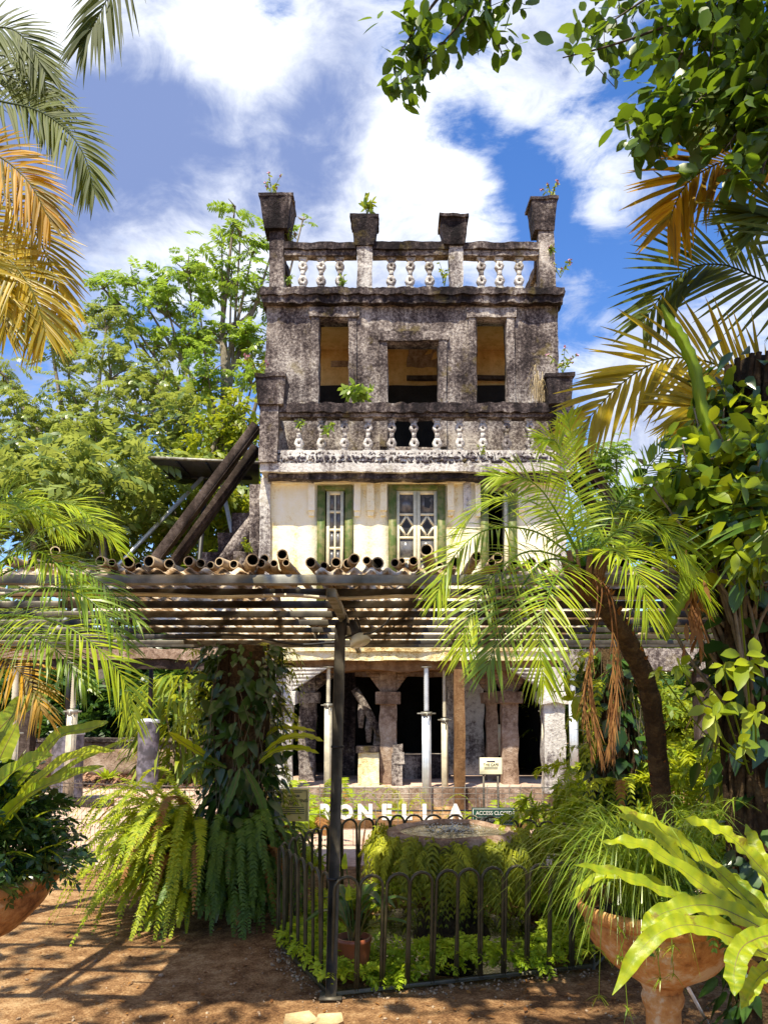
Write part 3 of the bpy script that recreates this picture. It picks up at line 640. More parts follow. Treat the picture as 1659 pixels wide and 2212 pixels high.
def casement(x0, x1, z0, z1, y, kind, parent):
    """one sash: stiles and rails with panes set behind"""
    s_ = part('sash', MB().box(x0, x0+.065, y, y+.045, z0, z1).box(x1-.065, x1, y, y+.045, z0, z1).box(x0+.065, x1-.065, y+.002, y+.043, z1-.075, z1).box(x0+.065, x1-.065, y+.002, y+.043, z0, z0+.09), 'sash', parent)
    a, b_ = x0+.065, x1-.065; top = z1-.075
    if kind == 'grid':
        hgt = (HZ(1058, YC)-HZ(1289, YC))/4.85; mb = MB(); xm_ = (a+b_)/2
        mb.box(xm_-.018, xm_+.018, y+.004, y+.041, z0+.09, top)
        for r_ in range(6):
            zt_ = top-r_*hgt*.83; zb_ = max(z0+.09, zt_-hgt*.83+.05)
            if zb_ >= zt_: break
            part('glazing_bar', MB().box(a, b_, y+.006, y+.039, zb_-.05, zb_), 'sash', s_)
            for (p0, p1) in ((a, xm_-.018), (xm_+.018, b_)): part('pane', MB().obox(((p0+p1)/2, y+.028, (zb_+zt_)/2), ((p1-p0)/2, .003, (zt_-zb_)/2)), 'pane', s_)
        part('glazing_bar', mb, 'sash', s_)
    else:
        hgt = .43; mb = MB(); zt_ = top; r_ = 0
        while zt_ > z0+.2:
            h_ = hgt if r_ % 2 == 0 else .47
            zb_ = max(z0+.09, zt_-h_+.045)
            part('pane', MB().obox(((a+b_)/2, y+.030, (zb_+zt_)/2), ((b_-a)/2, .003, (zt_-zb_)/2)), 'pane', s_)
            if r_ % 2 == 1:
                cx_, cz_ = (a+b_)/2, (zb_+zt_)/2; hw, hh = (b_-a)/2, (zt_-zb_)/2
                for (p0, p1) in (((-1, 0), (0, 1)), ((0, 1), (1, 0)), ((1, 0), (0, -1)), ((0, -1), (-1, 0))):
                    q0 = np.array([cx_+p0[0]*hw, cz_+p0[1]*hh]); q1 = np.array([cx_+p1[0]*hw, cz_+p1[1]*hh]); dd = (q1-q0); ln = np.hypot(*dd); dd /= ln
                    part('diamond_bar', MB().obox(((q0[0]+q1[0])/2, y+.018, (q0[1]+q1[1])/2), (ln/2, .010, .020), [[dd[0], 0, dd[1]], [0, 1, 0], [-dd[1], 0, dd[0]]]), 'sash', s_)
                k_ = .62; part('pane', MB().add([(cx_-hw*k_, y+.024, cz_), (cx_, y+.024, cz_-hh*k_), (cx_+hw*k_, y+.024, cz_), (cx_, y+.024, cz_+hh*k_), (cx_-hw*k_, y+.026, cz_), (cx_, y+.026, cz_-hh*k_), (cx_+hw*k_, y+.026, cz_), (cx_, y+.026, cz_+hh*k_)], [(0, 1, 2, 3), (7, 6, 5, 4)]), 'brokenpane', s_, label='dark bare diamond pane')
            part('glazing_bar', MB().box(a, b_, y+.006, y+.039, zb_-.045, zb_), 'sash', s_); zt_ = zb_-.045; r_ += 1
    return s_
for k, (a, b_, c_, d_) in enumerate(wins):
    f = .15; y = YC-.05
    w_ = part('french_door' if k == 1 else 'window', MB().box(a, a+f, y, y+.2, c_, d_).box(b_-f, b_, y, y+.2, c_, d_).box(a+f, b_-f, y+.002, y+.198, d_-.10, d_), 'green', house)
    if k == 1:
        m_ = (a+b_)/2; s1 = casement(a+f+.004, m_-.004, c_, d_-.105, y+.05, 'diamond', w_); s2 = casement(m_+.004, b_-f-.004, c_, d_-.105, y+.05, 'diamond', w_)
        x0 = m_+.15; z0 = d_-.30
        part('broken_hole', MB().add([(x0+x, y+.073, z0+z) for x, z in ((0, -.13), (.10, -.16), (.14, -.05), (.10, 0), (.14, .07), (.05, .05), (0, .08))], None, [(0, 1, 2), (0, 2, 3), (0, 3, 5), (3, 4, 5), (0, 5, 6)]), 'brokenpane', s2)
    elif k == 0: casement(a+f+.03, b_-f-.03, c_, d_-.105, y+.05, 'grid', w_)
    else:
        s_ = part('sash', MB().box(b_-f-.07, b_-f-.004, y+.05, y+.5, c_, d_-.105), 'sash', w_)
# ---- ground floor loggia
zl1, zl0 = HZ(1403, 14.1), HZ(1441, 14.1)
part('lintel', MB().rbox(HX(609, 14.1), HX(1217, 14.1), 14.1, 15.35, zl0+.13, zl1, .11, .028, 4, 90), 'beamcream', house)
part('lintel_lip', MB().rbox(HX(606, 14.1), HX(1220, 14.1), 14.06, 14.3, zl1-.035, zl1+.025, .1, .02, 5, 93), 'beamcream', house)
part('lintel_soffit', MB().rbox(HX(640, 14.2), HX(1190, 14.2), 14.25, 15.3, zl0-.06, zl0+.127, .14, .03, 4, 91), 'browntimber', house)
zcap0, zcap1 = HZ(1516, YL), HZ(1498, YL)
def pillar(a, b_, y, mat, brackets, seed, ztop=None):
    x0, x1 = HX(a, y), HX(b_, y); d = (x1-x0)/2; cx_ = (x0+x1)/2; ztop = ztop or zl0-.02
    p_ = part('pillar', MB().rbox(x0, x1, y-d, y+d, -.05, zcap0, .14, .022, 4, seed), mat, house)
    part('capital', MB().rbox(x0-.07, x1+.07, y-d-.07, y+d+.07, zcap0-.03, zcap1+.03, .08, .03, 5, seed+1), mat, p_)
    mb = MB().rbox(x0+.01, x1-.01, y-d+.01, y+d-.01, zcap1+.033, ztop, .14, .015, 4, seed+2)
    part('pillar_neck', mb, mat, p_)
    for sg, wd in brackets:      # chamfered bracket under the beam
        xa = cx_+sg*d; mb = MB(); n_ = 6
        for q in range(n_):
            k0 = q/n_; k1 = (q+1)/n_; z0 = zcap1+.05+(ztop-zcap1-.05)*k0; z1 = zcap1+.05+(ztop-zcap1-.05)*k1
            V = [(xa-sg*.03, y-d*.8, z0), (xa+sg*wd*k0, y-d*.8, z0), (xa+sg*wd*k1, y-d*.8, z1), (xa-sg*.03, y-d*.8, z1)]
            V += [(x, y+d*.8, z) for x, _, z in V]
            V = np.array(V, float); V += sn(V, .012, 4, seed)
            mb.add(V, [(0, 1, 2, 3), (7, 6, 5, 4), (1, 5, 6, 2), (0, 4, 5, 1), (3, 2, 6, 7), (0, 3, 7, 4)])
        part('bracket', mb, mat, p_)
pillar(602, 638, 14.2, 'lichen_pale', [(1, .62)], 100)
pillar(1163, 1207, 14.2, 'lichen_pale', [(-1, .58)], 104)
pillar(821, 856, YL, 'brownstone', [(1, .30), (-1, .30)], 108)
pillar(652, 686, 15.6, 'lichen', [(1, .5)], 112)
pillar(1044, 1067, 15.6, 'brownstone', [(-1, .3)], 116)
pillar(1077, 1110, YL, 'brownstone', [(1, .26), (-1, .22)], 120)
bw = YC+1.2
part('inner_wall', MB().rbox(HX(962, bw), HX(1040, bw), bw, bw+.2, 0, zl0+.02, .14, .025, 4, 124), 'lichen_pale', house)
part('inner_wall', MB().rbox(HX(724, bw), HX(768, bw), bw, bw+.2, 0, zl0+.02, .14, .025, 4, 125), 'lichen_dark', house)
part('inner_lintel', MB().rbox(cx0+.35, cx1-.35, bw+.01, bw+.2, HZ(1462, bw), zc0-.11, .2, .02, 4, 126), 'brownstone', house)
part('step', MB().rbox(HX(850, 15.9), HX(965, 15.9), 15.9, 16.6, .0, HZ(1632, 15.9), .14, .02, 4, 127), 'lichen', house)
q0, q1 = P(766, 1488, 15.9), P(822, 1590, 15.9)      # sloping stair rail seen inside
part('stair_rail', MB().tube(curve([q0, (q0+q1)/2+[0, 0, .03], q1], 8), [.09]*8, 6), 'lichen', house)
for t in (.25, .55, .85):
    q = q0*(1-t)+q1*t; part('stair_baluster', MB().tube([q, q+[0, 0, -.28], q-[0, 0, .55]], [.05, .08, .05], 6), 'lichen', house)
# ---- counter, stone scroll
ct = thing('stone_counter', 'pale cream stone counter with dark top inside the loggia', 'counter', P(797, 1700, 14.75)*[1, 1, 0])
part('counter_body', MB().rbox(HX(775, 14.7), HX(819, 14.7), 14.7, 15.1, -.02, HZ(1626, 14.7), .15, .01, 3, 130), 'beamcream', ct)
part('counter_top', MB().rbox(HX(772, 14.7), HX(820, 14.7), 14.64, 15.14, HZ(1626, 14.7)+.003, HZ(1612, 14.7), .12, .015, 4, 131), 'lichen_dark', ct)
mb = MB(); x0, x1 = HX(846, 14.75), HX(868, 14.75)
mb.rbox(x0, x1, 14.6, 14.95, -.02, HZ(1650, 14.75), .14, .02, 4, 133); mb.rbox(x0-.01, x1+.03, 14.58, 14.97, HZ(1650, 14.75)+.003, HZ(1625, 14.75), .1, .03, 4, 134); mb.rbox(x0, x1+.0, 14.6, 14.95, HZ(1625, 14.75)+.003, HZ(1608, 14.75), .1, .03, 4, 135)
solo('stone_pedestal', 'brown stone pedestal with moulded cap beside the loggia pillar', 'pedestal', mb, 'lichen')
mb = MB().wall(HX(1066, 16.2), HX(1093, 16.2), .45, HZ(1565, 16.2), 16.2, 16.26, [], .3, .004)
solo('cream_cupboard', 'small cream cupboard in the dark between loggia pillars', 'cupboard', mb, 'cream')
# retaining edge before the loggia
mb = MB().rbox(-1.75, 3.75, 14.28, 14.375, -.7, .02, .16, .03, 4, 137)
solo('retaining_edge', 'low dark brown stone edge below the loggia floor', 'retaining wall', mb, 'brownstone')

# ---- wing beams and their posts
zb0, zb1 = HZ(1443, 13.6), HZ(1402, 13.6)
wl = thing('terrace_beam', 'mossy brown concrete beam across the left forecourt', 'beam', (-4, 13.6, zb0))
part('beam_body', MB().rbox(-7.2, HX(604, 13.6), 13.55, 13.95, zb0+.15, zb1, .14, .03, 4, 140), 'brownstone', wl)
part('beam_foot', MB().rbox(-7.2, HX(600, 13.6), 13.62, 13.9, zb0, zb0+.147, .14, .03, 4, 141), 'timber', wl)
wr = thing('terrace_beam', 'mossy pale concrete beam running right of the loggia', 'beam', (5, 13.6, zb0))
part('beam_body', MB().rbox(HX(1222, 13.6), 7.6, 13.55, 13.95, HZ(1450, 13.6), zb1, .14, .03, 4, 142), 'lichen', wr)
def wpost(x0p, x1p, ytop, Y, label, z0=-.03, mat='timber', name='timber_post'):
    x0, x1 = HX(x0p, Y), HX(x1p, Y)
    solo(name, label, 'post', MB().rbox(x0, x1, Y, Y+(x1-x0), z0, HZ(ytop, Y), .3, .012, 3, int(x0p)), mat)
wpost(1491, 1518, 1452, 13.6, 'dark timber post under the right terrace beam', mat='timber')
wpost(55, 84, 1445, 13.6, 'dark timber post under the left terrace beam', mat='timber')
wpost(978, 1000, 1441, 14.15, 'rusty brown timber post before the loggia, beside two props', z0=-.62, mat='browntimber')
def prop(px, Y, ytop, yclamp, label, mat, r=.055, z0=0.0, lean=0.0, mat2=None):
    b_ = np.array([HX(px, Y), Y, z0]); tz = HZ(ytop, Y); cz = HZ(yclamp, Y)
    t = thing('steel_prop', label, 'prop', b_, 'adjustable steel props')
    dx = lambda z: np.array([lean*(z-z0), 0, 0])
    mb = MB(); c0 = b_+[0, 0, .012]; c1 = b_+[0, 0, cz-z0]+dx(cz)
    mb.tube([c0, c1], r, 10)
    for k in range(4):
        a = k*math.pi/2+.4; o = np.array([math.cos(a)*r, math.sin(a)*r, 0]); mb.tube([c0+o, c1+o], r*.22, 5)
    part('outer_tube', mb, mat, t)
    mb = MB(); zz = np.linspace(cz+.01, tz-.012, 40); pts = np.array([b_+[0, 0, z-z0]+dx(z) for z in zz])
    mb.tube(pts, r*.62*(1+.06*np.cos(np.arange(40)*math.pi)), 9, True); part('inner_tube', mb, mat2 or mat, t)
    part('clamp', MB().tube([c1-[0, 0, .06], c1+[0, 0, .0]], r*1.35, 10).tube([c1-[r*2.2, 0, .03], c1+[r*2.2, 0, -.03]], .014, 6).tube([c1-[0, r*1.8, .1], c1+[0, -r*1.8, -.02]], .012, 6), 'galv', t)
    part('base_plate', MB().box(b_[0]-.09, b_[0]+.09, Y-.09, Y+.09, z0, z0+.012), 'galv', t)
    tp = b_+[0, 0, tz-z0]+dx(tz); part('head_plate', MB().box(tp[0]-.09, tp[0]+.09, Y-.09, Y+.09, tz-.012, tz), 'galv', t)
prop(919, 14.2, 1441, 1538, 'tall bright aluminium prop in the middle of the loggia front', 'alu', .075, -.62)
prop(957, 14.45, 1441, 1552, 'slimmer cream prop just right of the bright aluminium prop', 'alucream', .055, -.62)
prop(712, 14.2, 1441, 1520, 'cream prop behind the dark pergola post', 'alucream', .06, -.62)
prop(1229, 13.7, 1449, 1500, 'aluminium prop half hidden by climbing leaves right of the loggia', 'alu', .075, 0)
prop(168, 12.0, 1432, 1533, 'pale leaning prop on a timber sole block by the left forecourt', 'alucream', .062, .09, .025)
prop(45, 12.0, 1440, 1580, 'pale prop at the left edge behind the fern leaves', 'alucream', .075, 0, .02)
prop(1168, 14.25, 1449, 1533, 'short cream prop against the right loggia pillar', 'alucream', .05, -.62)
mb = MB(); c_ = np.array([HX(183, 12), 12.0, .045]); mb.obox(c_, (.62, .16, .06), [[.93, -.37, 0], [.37, .93, 0], [0, 0, 1]], .008)
solo('sole_block', 'dark timber sole block under the leaning prop', 'timber block', mb, 'timber')
for k, (px, Y, pt, pb) in enumerate(((334, 14.1, 1558, 1703), (166, 12.5, 1583, 1735))):
    c_ = np.array([HX(px, Y), Y, 0]); r_ = .185 if k == 0 else .235; zt_ = HZ(pt, Y)
    t = thing('wrapped_column', ['grey plastic wrapped column stump carrying a black post', 'wider dark wrapped column stump behind the leaning prop'][k], 'column', c_, 'wrapped column stumps')
    zz = np.linspace(-.02, zt_, 16); part('wrapping', MB().lathe([(r_*(1+.015*math.sin(z*23)+.012*R.normal()), z) for z in zz], c_, 28, .012, 150+k), 'wrap', t, True)
    part('cap', MB().lathe([(r_*1.03, zt_-.03), (r_*1.06, zt_), (r_*1.0, zt_+.03), (r_*.5, zt_+.045), (.001, zt_+.045)], c_, 28, .006, 3), 'wrapcap', t, True)
    top = np.array([c_[0]+(.02 if k == 0 else -.03), Y, 0])
    solo('black_post', ['thin black screw post standing on the pale wrapped column', 'thin black post rising behind the leaning prop'][k], 'post', MB().tube([top+[0, 0, zt_+.046], top+[0, 0, zt_+.25]], .03, 8).tube([top+[0, 0, zt_+.25], top+[0, 0, HZ(1444, Y)]], .042, 8), 'blacksteel')
# retaining wall and litter bed at the left
mb = MB().wall(HX(-120, 16.5), HX(560, 16.5), -.05, HZ(1603, 16.5), 16.5, 16.75, [], .3, .02, 3, 160)
t = thing('garden_wall', 'low brown rendered garden wall behind the wrapped columns', 'wall', (-4, 16.5, 0)); part('wall_face', mb, 'brownstone', t)
part('coping', MB().rbox(HX(-125, 16.4), HX(562, 16.4), 16.44, 16.8, HZ(1603, 16.5)+.004, HZ(1597, 16.5)+.02, .3, .015, 4, 161), 'lichen', t)
N = 2600; lx = R.uniform(-6.3, -2.4, N); ly = R.uniform(14.2, 16.4, N); mb = MB()
leaves(mb, np.stack([lx, ly, R.uniform(.0, .07, N)], 1), np.stack([R.normal(size=N), R.normal(size=N), R.normal(0, .3, N)], 1), np.stack([R.normal(0, .5, N), R.normal(0, .5, N), np.ones(N)], 1), R.uniform(.06, .16, N), R.uniform(.03, .07, N), .1, 'leaf')
stuff('leaf_litter', 'brown leaf litter bed before the garden wall', 'leaf litter', mb, 'mulch')
# raking shores, solar panel, stair parapet
def shore(a, b_, wpx, Y0, Y1, label):
    p0, p1 = P(*a, Y0), P(*b_, Y1); d = nrm(p1-p0); s = nrm(np.cross(d, [0, 1, 0])); u = np.cross(s, d); L = np.linalg.norm(p1-p0)
    mb = MB().obox((p0+p1)/2, (L/2, wpx/F0*Y0/2, .12), [d, s, u], .01)
    solo('raking_shore', label, 'timber brace', mb, 'timber', group='raking timber shores bracing the house')
shore((556, 920), (318, 1235), 21, 15.4, 15.4, 'upper of the two dark timber shores left of the house')
shore((556, 967), (360, 1240), 21, 15.8, 15.8, 'lower of the two dark timber shores left of the house')
shore((1240, 960), (1400, 1210), 21, 15.4, 15.4, 'upper of the two dark timber shores right of the house')
shore((1225, 1010), (1345, 1200), 21, 15.8, 15.8, 'lower of the two dark timber shores right of the house')
YS = 17.5
sp = thing('solar_panel', 'tilted dark solar panel on tube legs left of the house', 'solar panel', P(440, 1330, YS)*[1, 1, 0])
q = [P(322, 992, YS-.3), P(560, 1003, YS-.3), P(560, 1046, YS+.9), P(385, 1046, YS+.9)]
V = np.array([*q, *[p_+[0, 0, .05] for p_ in q]]); part('panel_sheet', MB().add(V, [(3, 2, 1, 0), (4, 5, 6, 7), (0, 1, 5, 4), (1, 2, 6, 5), (2, 3, 7, 6), (3, 0, 4, 7)]), 'panel', sp)
part('front_frame', MB().tube([q[0]-[0, .02, -.03], q[1]-[0, .02, -.03]], .035, 6), 'galv', sp)
for k in range(3):
    t = .25+.27*k; part('rib', MB().tube([q[0]*(1-t)+q[1]*t-[0, 0, .03], q[3]*(1-t)+q[2]*t-[0, 0, .03]], .03, 6), 'blacksteel', sp)
part('cross_bar', MB().tube([P(360, 1032, YS+.5), P(545, 1035, YS+.5)], .035, 6), 'blacksteel', sp)
for (a, b_, r_, mt) in (((440, 1030), (262, 1215), .05, 'alu'), ((446, 1040), (428, 1250), .06, 'blacksteel'), ((480, 1050), (525, 1260), .05, 'alu')):
    p0, p1 = P(*a, YS+.5), P(*b_, YS+.3); d = (p1-p0)/(p0[2]-p1[2]); part('leg', MB().tube([p0, p0+d*(p0[2]+.02)], r_, 8), mt, sp)
ST = 15.9
t = thing('stair_parapet', 'stepped dark stone stair parapet climbing to the house', 'stair', P(500, 1330, ST)*[1, 1, 0])
for k, (a, b_, tp_) in enumerate(((440, 480, 1193), (470, 512, 1150), (498, 545, 1105), (540, 569, 1050))):
    part('step_block', MB().rbox(HX(a, ST), HX(b_, ST), ST+.05*k, ST+.7+.05*k, 0, HZ(tp_, ST), .25, .025, 3, 170+k), 'lichen_dark', t)
part('sloping_rail', MB().tube([P(478, 1228, ST-.2), P(520, 1165, ST-.2), P(572, 1098, ST-.2)], [.17, .16, .15], 6), 'lichen', t)
part('rail_post', MB().rbox(HX(510, ST-.3), HX(540, ST-.3), ST-.45, ST-.15, 0, HZ(1194, ST-.3), .25, .03, 4, 175), 'lichen', t)
part('rail_post', MB().rbox(HX(541, ST-.3), HX(566, ST-.3), ST-.42, ST-.18, 0, HZ(1050, ST-.3), .25, .02, 4, 176), 'lichen', t)

# ================= pergola =================
YF = 3.42; zf = P(829.5, 1250, YF)[2]; zbk = P(829.5, 1395, 7.5)[2]
xa, xb = -4.2, 3.6
def rz(y): return zf+(zbk-zf)*(y-YF)/(7.5-YF)
pg = thing('pergola', 'steel framed walkway roof with translucent corrugated sheets', 'pergola', (-.25, 4.39, 0))
px0, px1 = P(735, 1345, 4.40), P(719, 2120, 4.40)
bx, tx = -.285, P(735.5, 1345, 4.40)[0]
part('post', MB().obox(((bx+tx)/2, 4.40, (0+rz(4.4)-.10)/2), (.029, .029, (rz(4.4)-.09)/2), [[1, 0, 0], [0, 1, 0], [(tx-bx)/2.0, 0, 1]], .004), 'dullsteel', pg)
part('post_plate', MB().box(bx-.06, bx+.06, 4.34, 4.46, .0, .012), 'dullsteel', pg)
for z in (1.33, .62): part('strap', MB().box(bx+(tx-bx)*z/2-.033, bx+(tx-bx)*z/2+.033, 4.366, 4.434, z, z+.012), 'blacksteel', pg)
part('front_beam', MB().box(xa, xb, YF, YF+.05, P(829.5, 1262, YF)[2], P(829.5, 1241, YF)[2], .004), 'galv', pg)
for xr in (-.235, xa+.06, xb-.06):
    c0 = np.array([xr, (YF+7.5)/2, (rz(YF)+rz(7.5))/2-.055]); d = nrm(np.array([0, 7.5-YF, rz(7.5)-rz(YF)]))
    part('rafter', MB().obox(c0, (.022, (7.5-YF)/2-.06, .022), [[1, 0, 0], d, np.cross([1, 0, 0], d)], .003), 'galv' if xr == -.235 else 'dullsteel', pg)
for y in (3.85, 4.32, 4.80, 5.30, 5.85, 6.45, 7.05, 7.42):
    part('purlin', MB().box(xa, xb, y, y+.036, rz(y)-.020, rz(y)+.0185, .003), 'dullsteel', pg)
for k, (x, y) in enumerate(((-1.12, 6.95), (1.80, 6.55), (xa+.06, 4.4), (xb-.06, 4.4))):
    part('post', MB().box(x-.03, x+.03, y-.03, y+.03, 0, rz(y)-.085, .004), 'dullsteel', pg)
# corrugated sheets: each sheet a piece
nw = 26
for k in range(nw):
    if k in (2, 3, 4, 5, 6, 7, 12, 15) or k > 18: continue          # sheets left out at left, middle and right to let sun through
    x0 = xa+(xb-xa)*k/nw; x1 = xa+(xb-xa)*(k+1)/nw+.02; xs = np.linspace(x0, x1, 25); yy = np.array([YF-.03, 4.6, 5.9, 7.56])
    ph = 2*np.pi/.072; V = np.array([(x, y, rz(y)+.033+.011*np.sin(x*ph)+.0012*(k % 2)) for y in yy for x in xs])
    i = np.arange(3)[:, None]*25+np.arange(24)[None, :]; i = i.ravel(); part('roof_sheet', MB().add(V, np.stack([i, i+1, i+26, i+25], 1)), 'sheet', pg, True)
# bamboo poles lying on the roof
ORD = ['first', 'second', 'third', 'fourth', 'fifth', 'sixth', 'seventh', 'eighth', 'ninth', 'tenth', 'eleventh', 'twelfth']
ZONES = [(300, 'over the left palm fronds'), (540, 'before the timber shores'), (684, 'below the left corner of the cream wall'), (770, 'below the narrow green window'), (838, 'between the window and the glazed door'), (962, 'below the double glazed door'), (1260, 'behind the date palm fronds'), (3000, 'right of the date palm crown')]
def pole(x, yend, dz, r_, ang, tilt, L, k, lb=None):
    a = np.array([x, yend, rz(yend)+.05+r_+dz]); d = nrm(np.array([math.sin(ang), math.cos(ang), -tilt])); u = nrm(np.cross(d, [0, 0, 1.0])); v = np.cross(u, d)
    o = thing('bamboo_pole', lb or 'long bamboo pole lying across the far end of the walkway roof', 'bamboo pole', a, 'bamboo poles laid on the walkway roof')
    n_ = 12; th = np.linspace(0, 2*np.pi, n_, endpoint=False); V = []; ss = [(0, 1.0)]
    for q in np.arange(.18, L, .34): ss += [(q-.008, 1.0), (q, 1.10), (q+.008, 1.0)]
    ss.append((L, .95))
    for s_, m_ in ss: V.append(a+d*s_+r_*m_*(np.cos(th)[:, None]*u+np.sin(th)[:, None]*v))
    ri = r_*.80
    for s_ in (0.0, .10): V.insert(0, a+d*s_+ri*(np.cos(th)[:, None]*u+np.sin(th)[:, None]*v)) if False else None
    m_ = len(V); i = np.arange(m_-1)[:, None]*n_; j = np.arange(n_)[None, :]; kk = (j+1) % n_
    mb = MB().add(np.concatenate(V), np.stack([(i+j).ravel(), (i+n_+j).ravel(), (i+n_+kk).ravel(), (i+kk).ravel()], 1))
    I0 = a+ri*(np.cos(th)[:, None]*u+np.sin(th)[:, None]*v)
    O0 = V[0]; jj = np.arange(n_); k2 = (jj+1) % n_; mb.add(np.concatenate([O0, I0]), np.stack([jj, k2, n_+k2, n_+jj], 1))
    part('culm', mb, 'bamboo', o, True)
    mb = MB().add(np.concatenate([I0, a+d*.12+ri*(np.cos(th)[:, None]*u+np.sin(th)[:, None]*v), [a+d*.12]]), np.stack([jj, k2, n_+k2, n_+jj], 1), np.stack([n_+jj, n_+k2, np.full(n_, 2*n_)], 1))
    part('bore', mb, 'hollow', o)
ends = [(120, 1190, 13), (218, 1212, 14), (242, 1225, 11), (278, 1222, 15), (300, 1230, 11), (322, 1225, 17), (366, 1224, 14), (408, 1224, 14), (434, 1226, 12), (455, 1221, 12), (474, 1214, 12),
        (546, 1215, 17), (564, 1226, 13), (572, 1207, 15), (610, 1198, 17), (592, 1235, 12), (618, 1230, 11), (671, 1223, 17), (726, 1232, 17), (752, 1233, 14), (766, 1207, 16), (792, 1211, 12), (816, 1220, 18),
        (853, 1226, 15), (868, 1212, 11), (893, 1212, 15), (921, 1188, 18), (983, 1226, 13), (1030, 1202, 13), (1062, 1230, 12), (1075, 1205, 14), (1148, 1220, 14), (1180, 1228, 13), (1345, 1225, 14), (1400, 1228, 12), (1450, 1222, 14), (1510, 1227, 13), (70, 1225, 14), (20, 1220, 14), (165, 1232, 12), (505, 1234, 12), (700, 1238, 12), (950, 1236, 12), (1110, 1234, 13), (1230, 1230, 14)]
cnt = {}
for k, (ex, ey, er) in enumerate(sorted(ends)):
    zn = [z for m_, z in ZONES if ex < m_][0]; cnt[zn] = cnt.get(zn, 0)+1
    lb = '%s hollow bamboo pole from the left %s' % (ORD[cnt[zn]-1], zn)
    ye = YF-.02+.10*((k*7) % 5)/5; q = P(ex, ey, ye); r_ = er/F0*ye*R.uniform(.66, .88); dz = max(0, q[2]-rz(ye)-.05-r_)
    L = R.uniform(.32, .5) if dz > .012 else (R.uniform(.5, 1.1) if k % 3 or ex < 380 else 3.6)
    pole(q[0], ye, dz, r_, R.normal(0, .13), .012+dz/L*1.15, L, k, lb)
for k in range(30):
    if k < 10: continue
    x = R.uniform(xa+.1, -2.0) if k < 15 else R.uniform(1.75, xb-.1); r_ = R.uniform(.022, .034); ye = YF+R.uniform(-.02, .1)
    pole(x, ye, R.choice([0, 0, .04]), r_, R.normal(0, .05), .012, R.uniform(.8, 3.6), 100+k)
# conduit, cable, floodlight
cp = curve([P(-40, 1283, 3.7), P(300, 1284, 3.7), P(480, 1290, 3.7), P(620, 1286, 3.7), P(740, 1293, 3.7), P(900, 1288, 3.7), P(1200, 1293, 3.7), P(1560, 1290, 3.7)], 40)
solo('conduit_pipe', 'thin pale conduit pipe sagging under the walkway roof', 'pipe', MB().tube(cp, .009, 8), 'alucream', True)
cp = curve([P(380, 1372, 5.3), P(520, 1372, 5.3), P(640, 1392, 5.3), P(727, 1388, 5.2)], 24); solo('power_cable', 'black cable sagging left of the walkway post', 'cable', MB().tube(cp, .009, 6), 'blacksteel', True)
cp = curve([P(786, 1370, 4.3), P(806, 1366, 4.4), P(832, 1348, 4.6), P(846, 1330, 4.7)], 20); solo('lamp_cable', 'black cable looping from the flood lamp to the roof', 'cable', MB().tube(cp, .006, 6), 'blacksteel', True)
fl = thing('flood_lamp', 'black flood lamp with round frosted glass on the walkway post', 'lamp', P(760, 1360, 4.38))
a0, a1 = P(762, 1347, 4.36), P(779, 1390, 4.33); d = nrm(a1-a0)
part('lamp_housing', MB().tube([a0-d*.02, a0, a0+d*.045, a0+d*.075], [.012, .022, .026, .034], 12), 'blacksteel', fl, True)
part('lamp_glass', MB().tube([a0+d*.076, a0+d*.10, a0+d*.122, a0+d*.13], [.036, .052, .062, .055], 18), 'glass', fl, True)
part('bracket_arm', MB().tube([P(741, 1342, 4.39), P(752, 1349, 4.38), P(762, 1352, 4.36)], .009, 6).tube([P(745, 1378, 4.38), P(762, 1372, 4.36)], .006, 6).box(P(744, 1345, 4.4)[0], P(750, 1345, 4.4)[0], 4.37, 4.43, P(744, 1372, 4.4)[2], P(744, 1330, 4.4)[2]), 'blacksteel', fl)
part('cable_loop', MB().tube(curve([P(762, 1352, 4.36), P(768, 1336, 4.34), P(775, 1345, 4.33), P(781, 1368, 4.32), P(790, 1371, 4.32)], 20), .0045, 6), 'blacksteel', fl)
# ================= pond, fountain, fence =================
PC = np.array([.42, 5.55])
a = np.linspace(0, 2*np.pi, 40, endpoint=False); V = np.stack([PC[0]+.84*np.cos(a), PC[1]+.84*np.sin(a), np.full(40, -.035)], 1)
structure('water', MB().add(np.vstack([V, [[*PC, -.035]]]), None, [(40, j, (j+1) % 40) for j in range(40)]), 'pond')
FC = np.array([HX(972, 5.6), 5.6, 0]); zft = P(972, 1812, 5.25)[2]
ft = thing('wishing_well', 'round stone basin overgrown with hanging ferns standing in the pond', 'fountain', FC)
part('pedestal', MB().lathe([(.30, -.13), (.26, .0), (.17, .12), (.15, .28), (.24, .40), (.36, .50)], FC, 24, .02, 3), 'bark', ft)  # dark bark colour puts the shade under the basin into it
part('basin', MB().lathe([(.001, zft-.26), (.30, zft-.25), (.43, zft-.16), (.46, zft-.05), (.45, zft), (.39, zft+.012), (.36, zft-.02), (.30, zft-.05), (.001, zft-.06)], FC, 36, .012, 4), 'brownstone', ft)
n_ = 30; rr = np.linspace(0, .375, 9); aa = np.linspace(0, 2*np.pi, n_, endpoint=False); V = [FC+[0, 0, zft-.012]]; Q = []; T3 = []
for k, r_ in enumerate(rr[1:]):
    h = .012*np.sin(40*r_+3*np.sin(aa*3))*np.exp(-r_*3)+R.normal(0, .004, n_)*np.exp(-r_*5)
    V += list(np.stack([FC[0]+r_*np.cos(aa), FC[1]+r_*np.sin(aa), zft-.012+h], 1))
    for j in range(n_):
        e = (j+1) % n_
        if k == 0: T3.append((0, 1+j, 1+e))
        else: b0 = 1+(k-1)*n_; b1 = 1+k*n_; Q.append((b0+j, b1+j, b1+e, b0+e))
